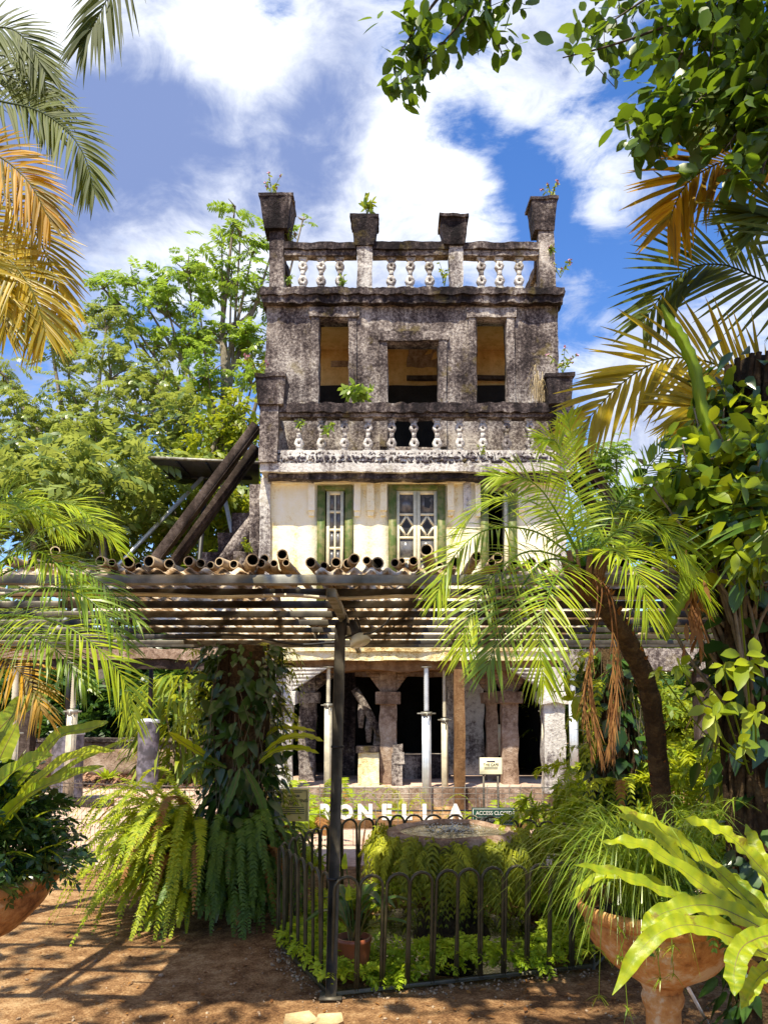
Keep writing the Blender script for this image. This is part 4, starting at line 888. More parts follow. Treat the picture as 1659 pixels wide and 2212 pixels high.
part('basin_water', MB().add(np.array(V), Q, T3), 'bubble', ft, True)
N = 420; a = R.uniform(0, 6.28, N); r_ = np.abs(R.normal(0, .11, N)); h = R.gamma(1.3, .014, N)*np.exp(-r_*3)
tm = MB().lathe([(.01, -.5), (.5, 0), (.01, .5)], (0, 0, 0), 5); mb = MB()
scatter(mb, tm, np.stack([FC[0]+r_*np.cos(a)*1.3, FC[1]+r_*np.sin(a), zft+h], 1), rotmats(N, .5), R.uniform(.003, .010, N), R.uniform(0, 1, N))
M['foam'] = plain('water_droplet', (.75, .76, .74), .15, 0, .1, 8, 0)
part('bubbling_spray', mb, 'foam', ft, True, 'stuff')
mb = MB()         # hanging moss ferns over the rim
for k in range(760):
    a = R.uniform(0, 2*math.pi)
    if math.sin(a) > .35: continue
    r0 = .40+R.uniform(-.05, .05); fr_ = (1-math.sin(a))/2
    b_ = FC+[r0*math.cos(a), r0*math.sin(a), zft-.04+R.uniform(-.06, .02)]
    out = R.uniform(.04, .20); fall = R.uniform(.10, .38)*(1.0 if R.random() < .7 else 1.5)
    o = np.array([math.cos(a), math.sin(a), 0])
    pts = [b_, b_+o*out*.6+[0, 0, .008], b_+o*out+[0, 0, -fall*.4], b_+o*(out*1.05)+[0, 0, -fall]]
    q_ = R.uniform(.45, 1.1); t0 = R.uniform(0, .5); pts = [pts[0]]+[p_+R.normal(0, .018, 3) for p_ in pts[1:]]; frond(mb, pts, o+[R.normal(0, .4), R.normal(0, .4), .3], 15, .052*q_, .015*q_**.5, .05, .5, .0, 75, 45, 'fern', .002, (t0*.7, t0+.25) if fall > .27 else (t0+.1, t0+.5), [.8, 1, 1, .8, .4], m=7)
part('hanging_fern', mb, 'mossfern', ft, False, 'stuff')
# ground cover inside the fence
FP = np.array([(-.29, 4.39), (-.69, 5.3), (-.62, 5.62), (-.43, 6.14), (-.33, 6.37), (.17, 6.65), (.666, 6.65), (1.36, 6.27), (1.62, 5.45), (1.24, 4.84)])
def inside(p):
    x, y = p[:, 0], p[:, 1]; c = np.zeros(len(p), bool); j = len(FP)-1
    for i_ in range(len(FP)):
        a_, b_ = FP[i_], FP[j]; t_ = ((a_[1] > y) != (b_[1] > y)) & (x < (b_[0]-a_[0])*(y-a_[1])/(b_[1]-a_[1]+1e-12)+a_[0]); c ^= t_; j = i_
    return c
p2 = np.stack([R.uniform(-.75, 1.7, 11000), R.uniform(4.35, 6.7, 11000)], 1); cen = FP.mean(0)
p2 = p2[inside(p2)]; p2 = p2[np.hypot(p2[:, 0]-PC[0], p2[:, 1]-PC[1]) > .74]
N = len(p2); hgt = .05+.10*np.clip(.5+.5*np.sin(p2[:, 0]*7+p2[:, 1]*5)+R.normal(0, .25, N), 0, 1); pondside = np.clip((1.25-np.hypot(p2[:, 0]-PC[0], p2[:, 1]-PC[1]))/.5, 0, 1)
tm = spray('twig'); mb = MB()
scatter(mb, tm, np.column_stack([p2, hgt+.05*pondside-.02]), rotmats(N, .55), R.uniform(.05, .095, N), np.clip(hgt*5+R.normal(0, .2, N), 0, 1))
stuff('club_moss', 'bright green clubmoss carpet between the hoop fence and the pond', 'ground cover', mb, 'cover')
# hoop fence: every hoop a piece
fence = thing('hoop_fence', 'low dark green bow topped hoop fence around the pond', 'fence', (*FP[0], 0))
def hoop_mesh(wd, h):
    z = np.linspace(.02, h-wd/2, 4); a = np.linspace(math.pi, 0, 9)[1:-1]
    pts = [(-wd/2, 0, q) for q in z]+[(wd/2*math.cos(t), 0, h-wd/2+wd/2*math.sin(t)) for t in a]+[(wd/2, 0, q) for q in z[::-1]]
    me = MB().tube(pts, .0095, 6).mesh('hoop', True); me.materials.append(M['hoopgreen']); return me
M['hoopgreen'] = plain('olive_black_paint', (.060, .052, .026), .4, .1, .4, 18, .08)
for i_ in range(len(FP)):
    a_, b_ = FP[i_], FP[(i_+1) % len(FP)]; L = np.hypot(*(b_-a_)); n_ = max(1, int(round(L/.148))); an = math.atan2(*(b_-a_)[::-1])
    hm = hoop_mesh(L/n_*.90, .64)
    sag = -.10 if i_ == len(FP)-1 else 0       # the front panel leans a little
    for k in range(n_):
        q = a_+(b_-a_)*(k+.5)/n_; part('hoop', None, None, fence, mesh=hm, loc=(*q, 0), rot=(-.07 if sag else R.normal(0, .012), R.normal(0, .01), an))
    part('bottom_rail', MB().obox(((a_[0]+b_[0])/2, (a_[1]+b_[1])/2, .022), (L/2, .010, .012), [[math.cos(an), math.sin(an), 0], [-math.sin(an), math.cos(an), 0], [0, 0, 1]], .002), 'hoopgreen', fence)
for k in (0, 1, 9): part('stake', MB().box(FP[k][0]-.012, FP[k][0]+.012, FP[k][1]-.012, FP[k][1]+.012, 0, .30, .002), 'hoopgreen', fence)
# terracotta pot with a peace lily
pc = np.array([HX(767, 4.68), 4.68, 0]); t = thing('flower_pot', 'round red brown clay pot behind the hoop fence', 'pot', pc)
part('pot_body', MB().lathe([(.001, .0), (.068, .0), (.085, .06), (.096, .15), (.098, .20), (.106, .215), (.106, .235), (.094, .238), (.09, .2), (.001, .19)], pc, 28), 'redpot', t, True)
part('soil', MB().lathe([(.091, .20), (.05, .208), (.001, .21)], pc, 20, .003), 'soil', t)
def bigleaf(parent, pts, up, Wd, mat, name='leaf', rows=26, ruffle=.10, fold=.25, wprof=None, tint=.5, rib=True, waves=7):
    """one broad strap leaf with ruffled edges and a raised midrib"""
    c = curve(pts, rows); T = nrm(np.gradient(c, axis=0)); S = nrm(np.cross(T, np.broadcast_to(np.asarray(up, float), T.shape))); N2 = np.cross(S, T)
    t_ = np.linspace(0, 1, rows); wv = np.interp(t_, [0, .12, .4, .7, .9, 1], wprof or [.25, .7, 1, .92, .55, .02])*Wd/2
    cols = np.array([-1, -.55, 0, .55, 1]); ph = R.uniform(0, 6.28, 2); V = []
    for u in cols:
        p_ = ph[0] if u < 0 else ph[1]
        ruf = np.sin(t_*waves*2*np.pi+p_+R.normal(0, .25, rows))*ruffle*abs(u)**2*Wd
        V.append(c+S*(wv*u*(1+.06*np.sin(t_*31+p_)))[:, None]+N2*(abs(u)*fold*wv+ruf*np.minimum(1, wv/(Wd*.25)))[:, None])
    V = np.stack(V, 1).reshape(-1, 3); o = (np.arange(rows-1)[:, None]*5+np.arange(4)[None, :]).ravel()
    tt = np.clip(tint+np.repeat(.22*np.sin(t_*120)+R.normal(0, .10, rows), 5)+R.normal(0, .05, rows*5), 0, 1)
    l_ = part(name, MB().add(V, np.stack([o, o+1, o+6, o+5], 1), tint=tt), mat, parent, True)
    if rib: part('midrib', MB().tube(c-N2*.0012, np.linspace(.004, .0012, rows)*Wd/.06, 5, False), 'rib', l_)
    return l_
pl = thing('peace_lily', 'peace lily with broad dark leaves growing in the clay pot', 'potted plant', pc+[0, 0, .21])
for k in range(15):
    a = R.uniform(0, 6.28) if k > 4 else [-.3, .1, .5, -.7, 2.6][k]; L = R.uniform(.22, .40); b_ = pc+[R.normal(0, .02), R.normal(0, .02), .205]
    o = np.array([math.cos(a), math.sin(a), 0]); h = R.uniform(.14, .30)
    bigleaf(pl, [b_, b_+o*L*.25+[0, 0, h*.7], b_+o*L*.6+[0, 0, h], b_+o*L*.95+[0, 0, h*.82]], (0, 0, 1), R.uniform(.05, .075), 'lily', rows=14, ruffle=.03, wprof=[.06, .08, .55, 1, .6, .02], tint=R.uniform(.1, .9), waves=3)
for (px, py) in ((746, 1862), (754, 1930)):
    q = P(px, py, 4.66); f_ = part('flower_stem', MB().tube(curve([pc+[0, 0, .2], (pc+[0, 0, .2]+q)/2+[.01, 0, .02], q], 8), .003, 5), 'lily', pl)
    bigleaf(f_, [q-[0, 0, .04], q-[.004, .01, .01], q+[0, 0, .055]], (0, -1, .1), .036, 'flowerleaf' if 'flowerleaf' in M else 'cover', 'spathe', 10, .02, .5, [.3, .8, 1, .8, .4, .02], .7, False)
# ---- mesh barriers
def mesh_barrier(name, label, p0, p1, h, dx, zs, mat, rolltop=True, z0=.06):
    p0, p1 = np.array([*p0, 0.]), np.array([*p1, 0.]); L = np.linalg.norm(p1-p0); d = (p1-p0)/L; nvec = np.array([d[1], -d[0], 0]); t = thing(name, label, 'mesh barrier', p0)
    n_ = int(L/dx); vm = [(0, 0, z0), (0, 0, h)]
    if rolltop: vm += [(0, -.05, h+.035), (0, -.075, h-.02), (0, -.01, h-.06)]
    me = MB().tube(np.array(vm, float), .0026, 4).mesh('upright_wire'); me.materials.append(M[mat])
    an = math.atan2(d[1], d[0])
    for k in range(n_+1): part('upright_wire', None, None, t, mesh=me, loc=p0+d*k*dx, rot=(0, 0, an))
    for z in zs:
        for o in ((0, -.05) if (rolltop and z >= h-.01) else (0,)):
            a_ = p0+[0, 0, z]+nvec*(-o); part('cross_wire', MB().tube([a_, a_+d*L], .0034, 5), mat, t)
    for k in (0, n_): part('barrier_post', MB().box(p0[0]+d[0]*k*dx-.012, p0[0]+d[0]*k*dx+.012, p0[1]+d[1]*k*dx+.010, p0[1]+d[1]*k*dx+.034, 0, h, .002), mat, t)
    return t
M['wire'] = plain('rusty_galvanised_wire', (.24, .19, .15), .45, .5, .4, 20, 0)
M['wireL'] = plain('bright_galvanised_wire', (.34, .32, .28), .4, .5, .4, 20, 0)
g0, g1 = G(60, 1846), G(460, 1868)
mesh_barrier('mesh_barrier', 'rusty roll top wire barrier across the left forecourt', g0[:2], g1[:2], .74, .052, (.06, .38, .56, .70, .74), 'wire')
mesh_barrier('mesh_barrier', 'galvanised wire barrier behind the pond', (-1.15, 8.5), (1.95, 8.5), .66, .118, (.06, .22, .38, .54, .595, .66), 'wireL', True)
# ---- signs
def sign(name, label, px0, px1, py0, py1, Y, mat, stakes, tilt=0.0):
    a_, b_ = P(px0, py1, Y), P(px1, py0, Y); c_ = (a_+b_)/2; t = thing(name, label, 'sign', (c_[0], Y, 0))
    w_, h_ = b_[0]-a_[0], b_[2]-a_[2]; part('board', MB().box(a_[0], b_[0], Y, Y+.012, a_[2], b_[2], .003), mat, t)
    for s_ in stakes: part('stake', MB().box(c_[0]+s_*w_-.014, c_[0]+s_*w_+.014, Y+.013, Y+.038, -.65 if Y > 10.5 else 0, b_[2]-.05), 'dullsteel', t)
    return t, c_, w_, h_
def flat(parent, name, x0, x1, z0, z1, y, mat): return part(name, MB().box(x0, x1, y-.0012, y+.002, z0, z1), mat, parent)
t, c_, w_, h_ = sign('name_sign', 'yellow sign reading the wishing well beside the vine clad pillar', 602, 667, 1704, 1775, 6.75, 'signY', (0,))
kk = 6.75/7.9; y = 6.75-.001; x0, x1, z0, z1 = c_[0]-w_/2, c_[0]+w_/2, c_[2]-h_/2, c_[2]+h_/2
for (a_, b_, e, f_) in ((x0+.014, x1-.014, z1-.020, z1-.015), (x0+.014, x0+.018, z0+.014, z1-.0205), (x1-.018, x1-.014, z0+.014, z1-.0205)): flat(t, 'border_line', a_, b_, e, f_, y, 'ink')
flat(t, 'name_panel', c_[0]-w_*.20, c_[0]+w_*.20, c_[2]+h_*.245, c_[2]+h_*.315, y, 'inkblue')
text('Paronella Park', t, .021*kk, (c_[0], y-.0035, c_[2]+h_*.279), 'signY')
for q, wd in ((.40, .28), (.20, .0)):
    if wd: flat(t, 'small_print', c_[0]-w_*wd, c_[0]+w_*wd, c_[2]+h_*q-.004, c_[2]+h_*q, y, 'ink')
text('THE WISHING', t, .046*kk, (c_[0], y-.001, c_[2]+h_*.135), 'ink', ext=.002); text('WELL', t, .046*kk, (c_[0], y-.001, c_[2]+h_*.03), 'ink', ext=.002)
for q in (-.07, -.13, -.19, -.25): flat(t, 'small_print', c_[0]-w_*.36, c_[0]+w_*.36, c_[2]+h_*q-.003, c_[2]+h_*q+.002, y, 'ink')
t, c_, w_, h_ = sign('name_sign', 'cream sign on two stakes reading the cafe before the loggia', 1036, 1084, 1637, 1673, 11.2, 'signC', (-.32, .32)); y = 11.2-.001
x0, x1, z0, z1 = c_[0]-w_/2, c_[0]+w_/2, c_[2]-h_/2, c_[2]+h_/2
flat(t, 'name_panel', c_[0]-w_*.18, c_[0]+w_*.18, c_[2]+h_*.23, c_[2]+h_*.31, y, 'inkblue'); text('THE CAFE', t, .048, (c_[0], y-.001, c_[2]+h_*.08), 'ink', ext=.002)
for q in (-.05, -.11, -.17): flat(t, 'small_print', c_[0]-w_*.3, c_[0]+w_*.3, c_[2]+h_*q-.003, c_[2]+h_*q+.001, y, 'ink')
t, c_, w_, h_ = sign('notice_sign', 'dark green notice with white lettering hung on the wire barrier', 1019, 1112, 1745, 1784, 8.38, 'signG', ()); y = 8.38-.001
x0, x1, z0, z1 = c_[0]-w_/2, c_[0]+w_/2, c_[2]-h_/2, c_[2]+h_/2
for (a_, b_, e, f_) in ((x0+.012, x1-.012, z1-.016, z1-.012), (x0+.012, x1-.012, z0+.012, z0+.016), (x0+.012, x0+.016, z0+.0165, z1-.0165), (x1-.016, x1-.012, z0+.0165, z1-.0165), (x0+.04, x1-.04, c_[2]-.006, c_[2]-.004)): flat(t, 'border_line', a_, b_, e, f_, y, 'white')
text('ACCESS CLOSED', t, .056, (c_[0]+.006, y-.001, c_[2]+h_*.19), 'white', ext=.002, sx=.90); text('UNDER RENOVATION', t, .044, (c_[0]+.005, y-.001, c_[2]-h_*.19), 'white', ext=.002, sx=.85)
for k in (-.3, .3): part('hanger', MB().tube([(c_[0]+k*w_, 8.385, z1-.005), (c_[0]+k*w_, 8.46, z1+.10)], .003, 5), 'wireL', t)
# white standing letters on a timber sleeper
ls = thing('letter_sign', 'row of white standing letters on a timber sleeper behind the pond', 'sign', (0, 9.9, 0))
yl = 9.9; z0 = P(829, 1771, yl)[2]; part('sleeper', MB().rbox(P(580, 1771, yl)[0], P(1190, 1771, yl)[0], yl-.03, yl+.12, -.03, z0-.004, .3, .006, 3, 5), 'browntimber', ls)
part('back_rail', MB().tube([P(600, 1752, yl+.1), P(1190, 1751, yl+.1)], .012, 6), 'blacksteel', ls)
for ch, px in zip('PARONELLA', (612, 656, 703, 746, 789, 835, 878, 922, 984)):
    o = text(ch, ls, .245 if ch != 'O' else .225, (P(px, 1757.5, yl)[0], yl-.005, z0+.085), 'white', ext=.02, sx=1.0, name='letter')
# ================= pots =================
def urn(name, label, c_, rim_z, rim_r, bowl_z, stem_r, seed):
    t = thing(name, label, 'planter', c_); h = rim_z-bowl_z
    prof = [(stem_r*1.15, bowl_z-.03), (rim_r*.30, bowl_z), (rim_r*.62, bowl_z+h*.22), (rim_r*.84, bowl_z+h*.52), (rim_r*.93, bowl_z+h*.76), (rim_r*.93, bowl_z+h*.82), (rim_r*1.0, bowl_z+h*.88), (rim_r*1.02, rim_z), (rim_r*.95, rim_z+.005), (rim_r*.90, rim_z-.05), (rim_r*.86, rim_z-.06)]
    prof = curve(np.array([(r_, 0, z) for r_, z in prof]), 44)[:, [0, 2]]
    part('bowl', MB().lathe(prof, (c_[0], c_[1], 0), 44, .008, seed), 'terra', t, True)
    part('soil', MB().lathe([(rim_r*.9, rim_z-.055), (rim_r*.4, rim_z-.03), (.001, rim_z-.025)], (c_[0], c_[1], 0), 24, .01, seed), 'soil', t, True)
    sz = bowl_z
    part('stem', MB().lathe([(stem_r*2.1, -.02), (stem_r*2.1, .05), (stem_r*1.5, .08), (stem_r*1.15, .14), (stem_r*1.05, sz*.5), (stem_r*1.12, sz*.55), (stem_r*1.12, sz*.6), (stem_r, sz*.63), (stem_r, sz-.10), (stem_r*1.15, sz-.08), (stem_r*1.25, sz-.055), (stem_r*1.12, sz-.032)], (c_[0], c_[1], 0), 28, .004, seed), 'terra', t, True)
    return t
U1 = np.array([P(1425, 1960, 3.0)[0], 3.0, 0.]); urn('pedestal_urn', 'wide terracotta bowl on a turned stem at the right of the path', U1, P(0, 1952, 3.0)[2], .300, P(0, 2118, 3.0)[2], .062, 5)
U2 = np.array([P(-98, 1900, 3.15)[0], 3.15, 0.]); urn('pedestal_urn', 'thick rimmed terracotta bowl at the left edge of the path', U2, P(0, 1892, 3.15)[2], .385, P(0, 2040, 3.15)[2], .08, 6)
# plants in the right bowl
def grass_clump(name, label, c_, N, Lr, wd, mat, spread=1.0, dirbias=(0, 0), parent=None):
    t = thing(name, label, 'grass plant', c_); mb = MB()
    for k in range(N):
        a = R.uniform(0, 6.28); o = np.array([math.cos(a)+dirbias[0], math.sin(a)+dirbias[1], 0]); L = R.uniform(*Lr); b_ = np.asarray(c_)+[R.normal(0, .05), R.normal(0, .05), 0]
        h = L*R.uniform(.3, .75); pts = curve([b_, b_+o*L*.25*spread+[0, 0, h*.8], b_+o*L*.6*spread+[0, 0, h], b_+o*L*spread+[0, 0, h-L*R.uniform(.15, .6)]], 9)
        S = nrm(np.cross(np.gradient(pts, axis=0), [0, 0, 1.0])); w_ = np.array([.6, .9, 1, 1, .95, .85, .7, .45, .06])[:, None]*wd*R.uniform(.6, 1.2)/2
        V = np.stack([pts-S*w_, pts+S*w_], 1).reshape(-1, 3); o_ = np.arange(8)*2; mb.add(V, np.stack([o_, o_+1, o_+3, o_+2], 1), tint=R.uniform(0, 1))
    part('blades', mb, mat, t, False, 'stuff'); return t
ru = P(0, 1952, 3.0)[2]-.03
grass_clump('spider_grass', 'arching pale grass clump spilling from the right bowl', (U1[0]-.06, 3.0, ru), 420, (.25, .56), .0065, 'grass', .85, (-.25, 0))
t = thing('umbrella_sedge', 'umbrella sedge with spoked leaf tops in the right bowl', 'sedge', (U1[0]+.02, 3.05, ru))
for k in range(46):
    a = R.uniform(0, 6.28); o = np.array([math.cos(a), math.sin(a), 0]); h = R.uniform(.16, .42); b_ = np.array([U1[0]+.02, 3.05, ru])+o*R.uniform(0, .1); q = b_+o*h*.5+[0, 0, h]
    mb = MB().tube(curve([b_, (b_+q)/2+[0, 0, .03], q], 6), .0016, 4, False); n_ = 13; an = np.arange(n_)*6.28/n_+R.uniform(0, 1)
    leaves(mb, np.repeat(q[None], n_, 0), np.stack([np.cos(an), np.sin(an), R.normal(.1, .15, n_)], 1)+o*.2, (0, 0, 1), R.uniform(.06, .13, n_), .006, .35, 'blade', R.uniform(0, 1, n_)); part('stalk', mb, 'grass', t)
def fern(name, label, c_, N, L, mat, ll, lw, rise=.5, fall=.5, ang=None, n=26, tint=(0, 1), cat='fern', parent_kind='frond', r0=.03, prof='fern', hr=None, lprof=None, droop=.25, vee=.05):
    """a clump of arching fronds, each frond a part"""
    t = thing(name, label, cat, c_)
    for k in range(N):
        a = R.uniform(*(ang or (0, 6.28))); l_ = L*R.uniform(.45, 1.12); b_ = np.asarray(c_, float)+[math.cos(a)*r0, math.sin(a)*r0, 0 if hr is None else R.uniform(*hr)]
        ri = l_*rise*R.uniform(.5, 1.25); pts = arch(b_, a, l_*R.uniform(.65, 1.0), ri, l_*fall*R.uniform(.5, 1.3), R.normal(0, .08)*l_)
        q_ = R.uniform(.72, 1.2); part('frond', frond(MB(), pts, (R.normal(0, .12), R.normal(0, .12), 1), n, ll*q_, lw*q_**.5, .08, droop, vee, 82, 50, prof, .003, (tint[0]+(tint[1]-tint[0])*R.uniform(0, .5), tint[1]), lprof or [.7, 1, .95, .7, .25], m=9), 'dry' if R.random() < .05 else mat, t)
    return t
fern('potted_fern', 'dark dusty fern drooping over the rim of the right bowl', (U1[0]+.10, 2.92, ru), 20, .36, 'fernD', .045, .014, .5, .65, (3.6, 6.4), 22)
# hanging runners below the right bowl
t = thing('trailing_runner', 'thin spider plant runners hanging below the right bowl', 'hanging plant', (U1[0]-.1, 2.75, ru))
for px, y0, y1 in ((1300, 1965, 2160), (1330, 1970, 2190), (1344, 1960, 2070), (1398, 1975, 2080), (1420, 1990, 2120), (1452, 1990, 2110), (1282, 1950, 2060)):
    q = P(px, y0, 2.72); e = P(px+R.normal(0, 12), y1, 2.70); mb = MB().tube(curve([q, (q+e)/2+[R.normal(0, .01), -.01, 0], e], 8), .0014, 4, False); n_ = 8; an = R.uniform(0, 6.28, n_)
    for f_ in (.45, .95): leaves(mb, np.repeat((q*(1-f_)+e*f_)[None], n_, 0), np.stack([np.cos(an), np.sin(an), R.normal(-.2, .4, n_)], 1), (0, 0, 1), R.uniform(.025, .06, n_), .005, .5, 'blade', R.uniform(0, .8, n_))
    part('runner', mb, 'grass', t)
# bird's nest fern, right
U3 = np.array([P(1760, 2040, 2.55)[0], 2.55, 0]); urn('pedestal_urn', 'terracotta bowl just outside the right edge holding a giant fern', U3, P(0, 2075, 2.55)[2], .22, P(0, 2175, 2.55)[2], .055, 8)
bn = thing('birds_nest_fern', 'giant fern with broad yellow green ruffled leaves at the lower right', 'fern', (U3[0], 2.55, P(0, 2060, 2.55)[2]))
BN = [([(1755, 2065), (1656, 1985), (1537, 1872), (1434, 1795), (1326, 1740)], 2.62, 2.75, .070), ([(1760, 2060), (1640, 1985), (1500, 1885), (1415, 1800), (1329, 1757)], 2.58, 2.62, .062),
      ([(1755, 2065), (1659, 2025), (1560, 1945), (1400, 1833), (1298, 1818)], 2.52, 2.5, .072), ([(1760, 2075), (1659, 2068), (1500, 1960), (1434, 1928), (1332, 1888), (1238, 1868)], 2.5, 2.42, .060),
      ([(1755, 2075), (1640, 2050), (1496, 1960), (1383, 1895), (1285, 1899), (1234, 1946)], 2.66, 2.72, .050), ([(1760, 2050), (1690, 1935), (1610, 1840), (1554, 1795), (1472, 1768)], 2.6, 2.6, .074),
      ([(1755, 2060), (1659, 2012), (1537, 1957), (1434, 1972), (1383, 2012)], 2.42, 2.28, .080), ([(1755, 2070), (1659, 2062), (1588, 2028), (1486, 1998), (1400, 2034), (1322, 2150)], 2.40, 2.2, .078),
      ([(1755, 2065), (1680, 2022), (1610, 2040), (1586, 2090), (1586, 2152)], 2.3, 2.1, .082), ([(1760, 2060), (1680, 1950), (1640, 1850), (1610, 1780)], 2.75, 2.95, .07),
      ([(1760, 2060), (1720, 1960), (1700, 1850), (1690, 1760)], 2.6, 2.7, .07), ([(1755, 2080), (1690, 2085), (1640, 2110), (1600, 2180)], 2.35, 2.2, .07), ([(1765, 2070), (1700, 2000), (1620, 1930), (1560, 1880)], 2.7, 2.9, .066)]
for k, (pts, y0, y1, wd) in enumerate(BN):
    ys_ = np.linspace(y0, y1, len(pts)); w3 = [P(px, py, yy) for (px, py), yy in zip(pts, ys_)]
    bigleaf(bn, w3, (-.25, -.55, .75) if k not in (6, 7, 8) else (-.1, -.75, .6), wd*.72, 'nest', rows=52, ruffle=.17, fold=.30, wprof=[.35, .75, 1, 1, .78, .03], tint=R.uniform(.3, .9), waves=8)
# bird's nest fern leaves, left, rooted in the left bowl
lz = P(0, 1892, 3.15)[2]-.03
bl = thing('birds_nest_fern', 'giant fern with long strap leaves rising from the left bowl', 'fern', (U2[0], 3.15, lz))
for k, (pts, y0, y1, wd) in enumerate([([(-90, 1900), (-20, 1760), (70, 1655), (130, 1590), (204, 1572), (235, 1560)], 3.1, 3.0, .062), ([(-95, 1900), (0, 1790), (90, 1680), (170, 1630), (250, 1622)], 3.05, 2.85, .055),
      ([(-90, 1905), (-20, 1800), (60, 1720), (140, 1680), (225, 1655)], 2.95, 2.75, .058), ([(-110, 1900), (-40, 1740), (40, 1660), (115, 1632)], 2.9, 2.7, .085),
      ([(-110, 1890), (-60, 1700), (-10, 1590), (50, 1530), (108, 1500)], 3.1, 3.1, .105), ([(-100, 1890), (-50, 1760), (0, 1640), (40, 1560)], 3.2, 3.3, .10), ([(-90, 1900), (10, 1800), (130, 1670), (290, 1590)], 3.2, 3.2, .03)]):
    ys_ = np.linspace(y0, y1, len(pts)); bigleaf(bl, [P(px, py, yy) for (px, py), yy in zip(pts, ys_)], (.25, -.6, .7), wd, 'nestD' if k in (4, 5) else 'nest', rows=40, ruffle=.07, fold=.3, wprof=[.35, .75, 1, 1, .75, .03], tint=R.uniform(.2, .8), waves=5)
# bushy plant in the left bowl
t = thing('bushy_pot_plant', 'dense dark twiggy bush filling the left bowl', 'shrub', (U2[0], 3.15, lz)); tm = spray('twig'); mb = MB(); N = 1500
ph = R.uniform(0, 6.28, N); rr = R.uniform(.45, 1, N)**.6; el = R.uniform(-.15, 1.4, N)
q = np.stack([U2[0]+.03+.41*rr*np.cos(ph)*np.cos(el), 3.12+.40*rr*np.sin(ph)*np.cos(el), lz+.08+.40*rr*np.sin(el)], 1)
scatter(mb, tm, q, rotmats(N, .8), R.uniform(.05, .11, N), np.clip(R.normal(.4, .25, N), 0, 1)); part('foliage', mb, 'vine', t, False, 'stuff')
mb = MB(); n_ = 500; k = R.integers(0, N, n_); leaves(mb, q[k], nrm(q[k]-[U2[0], 3.1, lz])+R.normal(0, .35, (n_, 3)), R.normal(0, 1, (n_, 3)), R.uniform(.05, .13, n_), .010, .3, 'blade', R.uniform(0, 1, n_)); part('narrow_leaves', mb, 'vineY', t, False, 'stuff')
for k in range(26): e = q[R.integers(0, N)]; part('stem', MB().tube(curve([(U2[0]+.05, 3.1, lz), (np.array([U2[0]+.1, 3.1, lz])+e)/2+[0, 0, .05], e], 6), .003, 4, False), 'grey_twig', t)
# ================= vegetation =================
def vine_pillar(label, c_, r_, h, nleaf, seed, bright):
    t = thing('vine_clad_pillar', label, 'vine pillar', c_)
    zz = np.linspace(-.03, h, 14); part('core', MB().lathe([(r_*.62*(1+.08*math.sin(z*5)), z) for z in zz], c_, 18, .03, seed), 'bark', t)
    mb = MB()
    for k in range(26):
        a = R.uniform(0, 6.28); z0 = R.uniform(0, h*.5); n_ = 10; z = np.linspace(z0, min(h, z0+R.uniform(.8, 1.8)), n_); an = a+np.cumsum(R.normal(0, .10, n_)); rr = r_*.70+.03*np.sin(z*7+a)
        mb.tube(np.stack([c_[0]+rr*np.cos(an), c_[1]+rr*np.sin(an), z], 1), R.uniform(.006, .016), 5, False)
    part('vine_stem', mb, 'bark', t, True, 'stuff')
    N = nleaf; a = R.uniform(0, 6.28, N); z = R.uniform(.15, h, N); rr = r_*R.uniform(.72, 1.12, N)
    q = np.stack([c_[0]+rr*np.cos(a), c_[1]+rr*np.sin(a), z], 1); o = np.stack([np.cos(a), np.sin(a), np.zeros(N)], 1)
    d = o*.45+np.array([0, 0, -1.0])*R.uniform(.2, 1, N)[:, None]+R.normal(0, .35, (N, 3)); nn_ = o+[0, 0, .5]+R.normal(0, .3, (N, 3))
    big = R.uniform(0, 1, N) < .25; L = np.where(big, R.uniform(.10, .17, N), R.uniform(.04, .085, N))
    mb = MB(); leaves(mb, q, d, nn_, L, L*.62, .15, 'heart', R.uniform(0, 1, N), .15); part('vine_leaf', mb, 'vine', t, True, 'stuff')
    mb = MB()
    for k in range(bright):      # sunny side sprays of small fern leaves
        a = R.choice([R.uniform(2.4, 4.2), R.uniform(.5, 1.2)]); z = R.uniform(h*.35, h); b_ = np.array([c_[0]+r_*.9*math.cos(a), c_[1]+r_*.9*math.sin(a), z])
        frond(mb, arch(b_, a+R.normal(0, .4), R.uniform(.12, .34), R.uniform(.0, .1), R.uniform(.1, .3)), (0, 0, 1), 12, .07, .022, .1, .3, .05, 75, 45, 'fern', .002, (.2, 1), m=7)
    part('fern_spray', mb, 'vineY', t, False, 'stuff')
    n_ = 60; a = R.uniform(0, 6.28, n_); mb = MB()
    for k in range(n_):      # hanging roots and tendrils
        b_ = np.array([c_[0]+r_*1.05*math.cos(a[k]), c_[1]+r_*1.05*math.sin(a[k]), R.uniform(h*.5, h)]); mb.tube([b_, b_+[R.normal(0, .03), R.normal(0, .03), -.25], b_+[R.normal(0, .05), R.normal(0, .05), -R.uniform(.4, .8)]], .0022, 3, False)
    part('tendril', mb, 'grey_twig', t, False, 'stuff'); return t
V1 = np.array([P(520, 1700, 6.2)[0], 6.2, 0.]); V2 = np.array([P(1328, 1600, 6.3)[0], 6.3, 0.])
vine_pillar('thick pillar smothered in dark heart shaped vines above a fern mound', V1, .29, 2.02, 1500, 1, 60)
vine_pillar('narrower pillar of round leaved creeper behind the palm trunk', V2, .21, 2.0, 800, 2, 46)
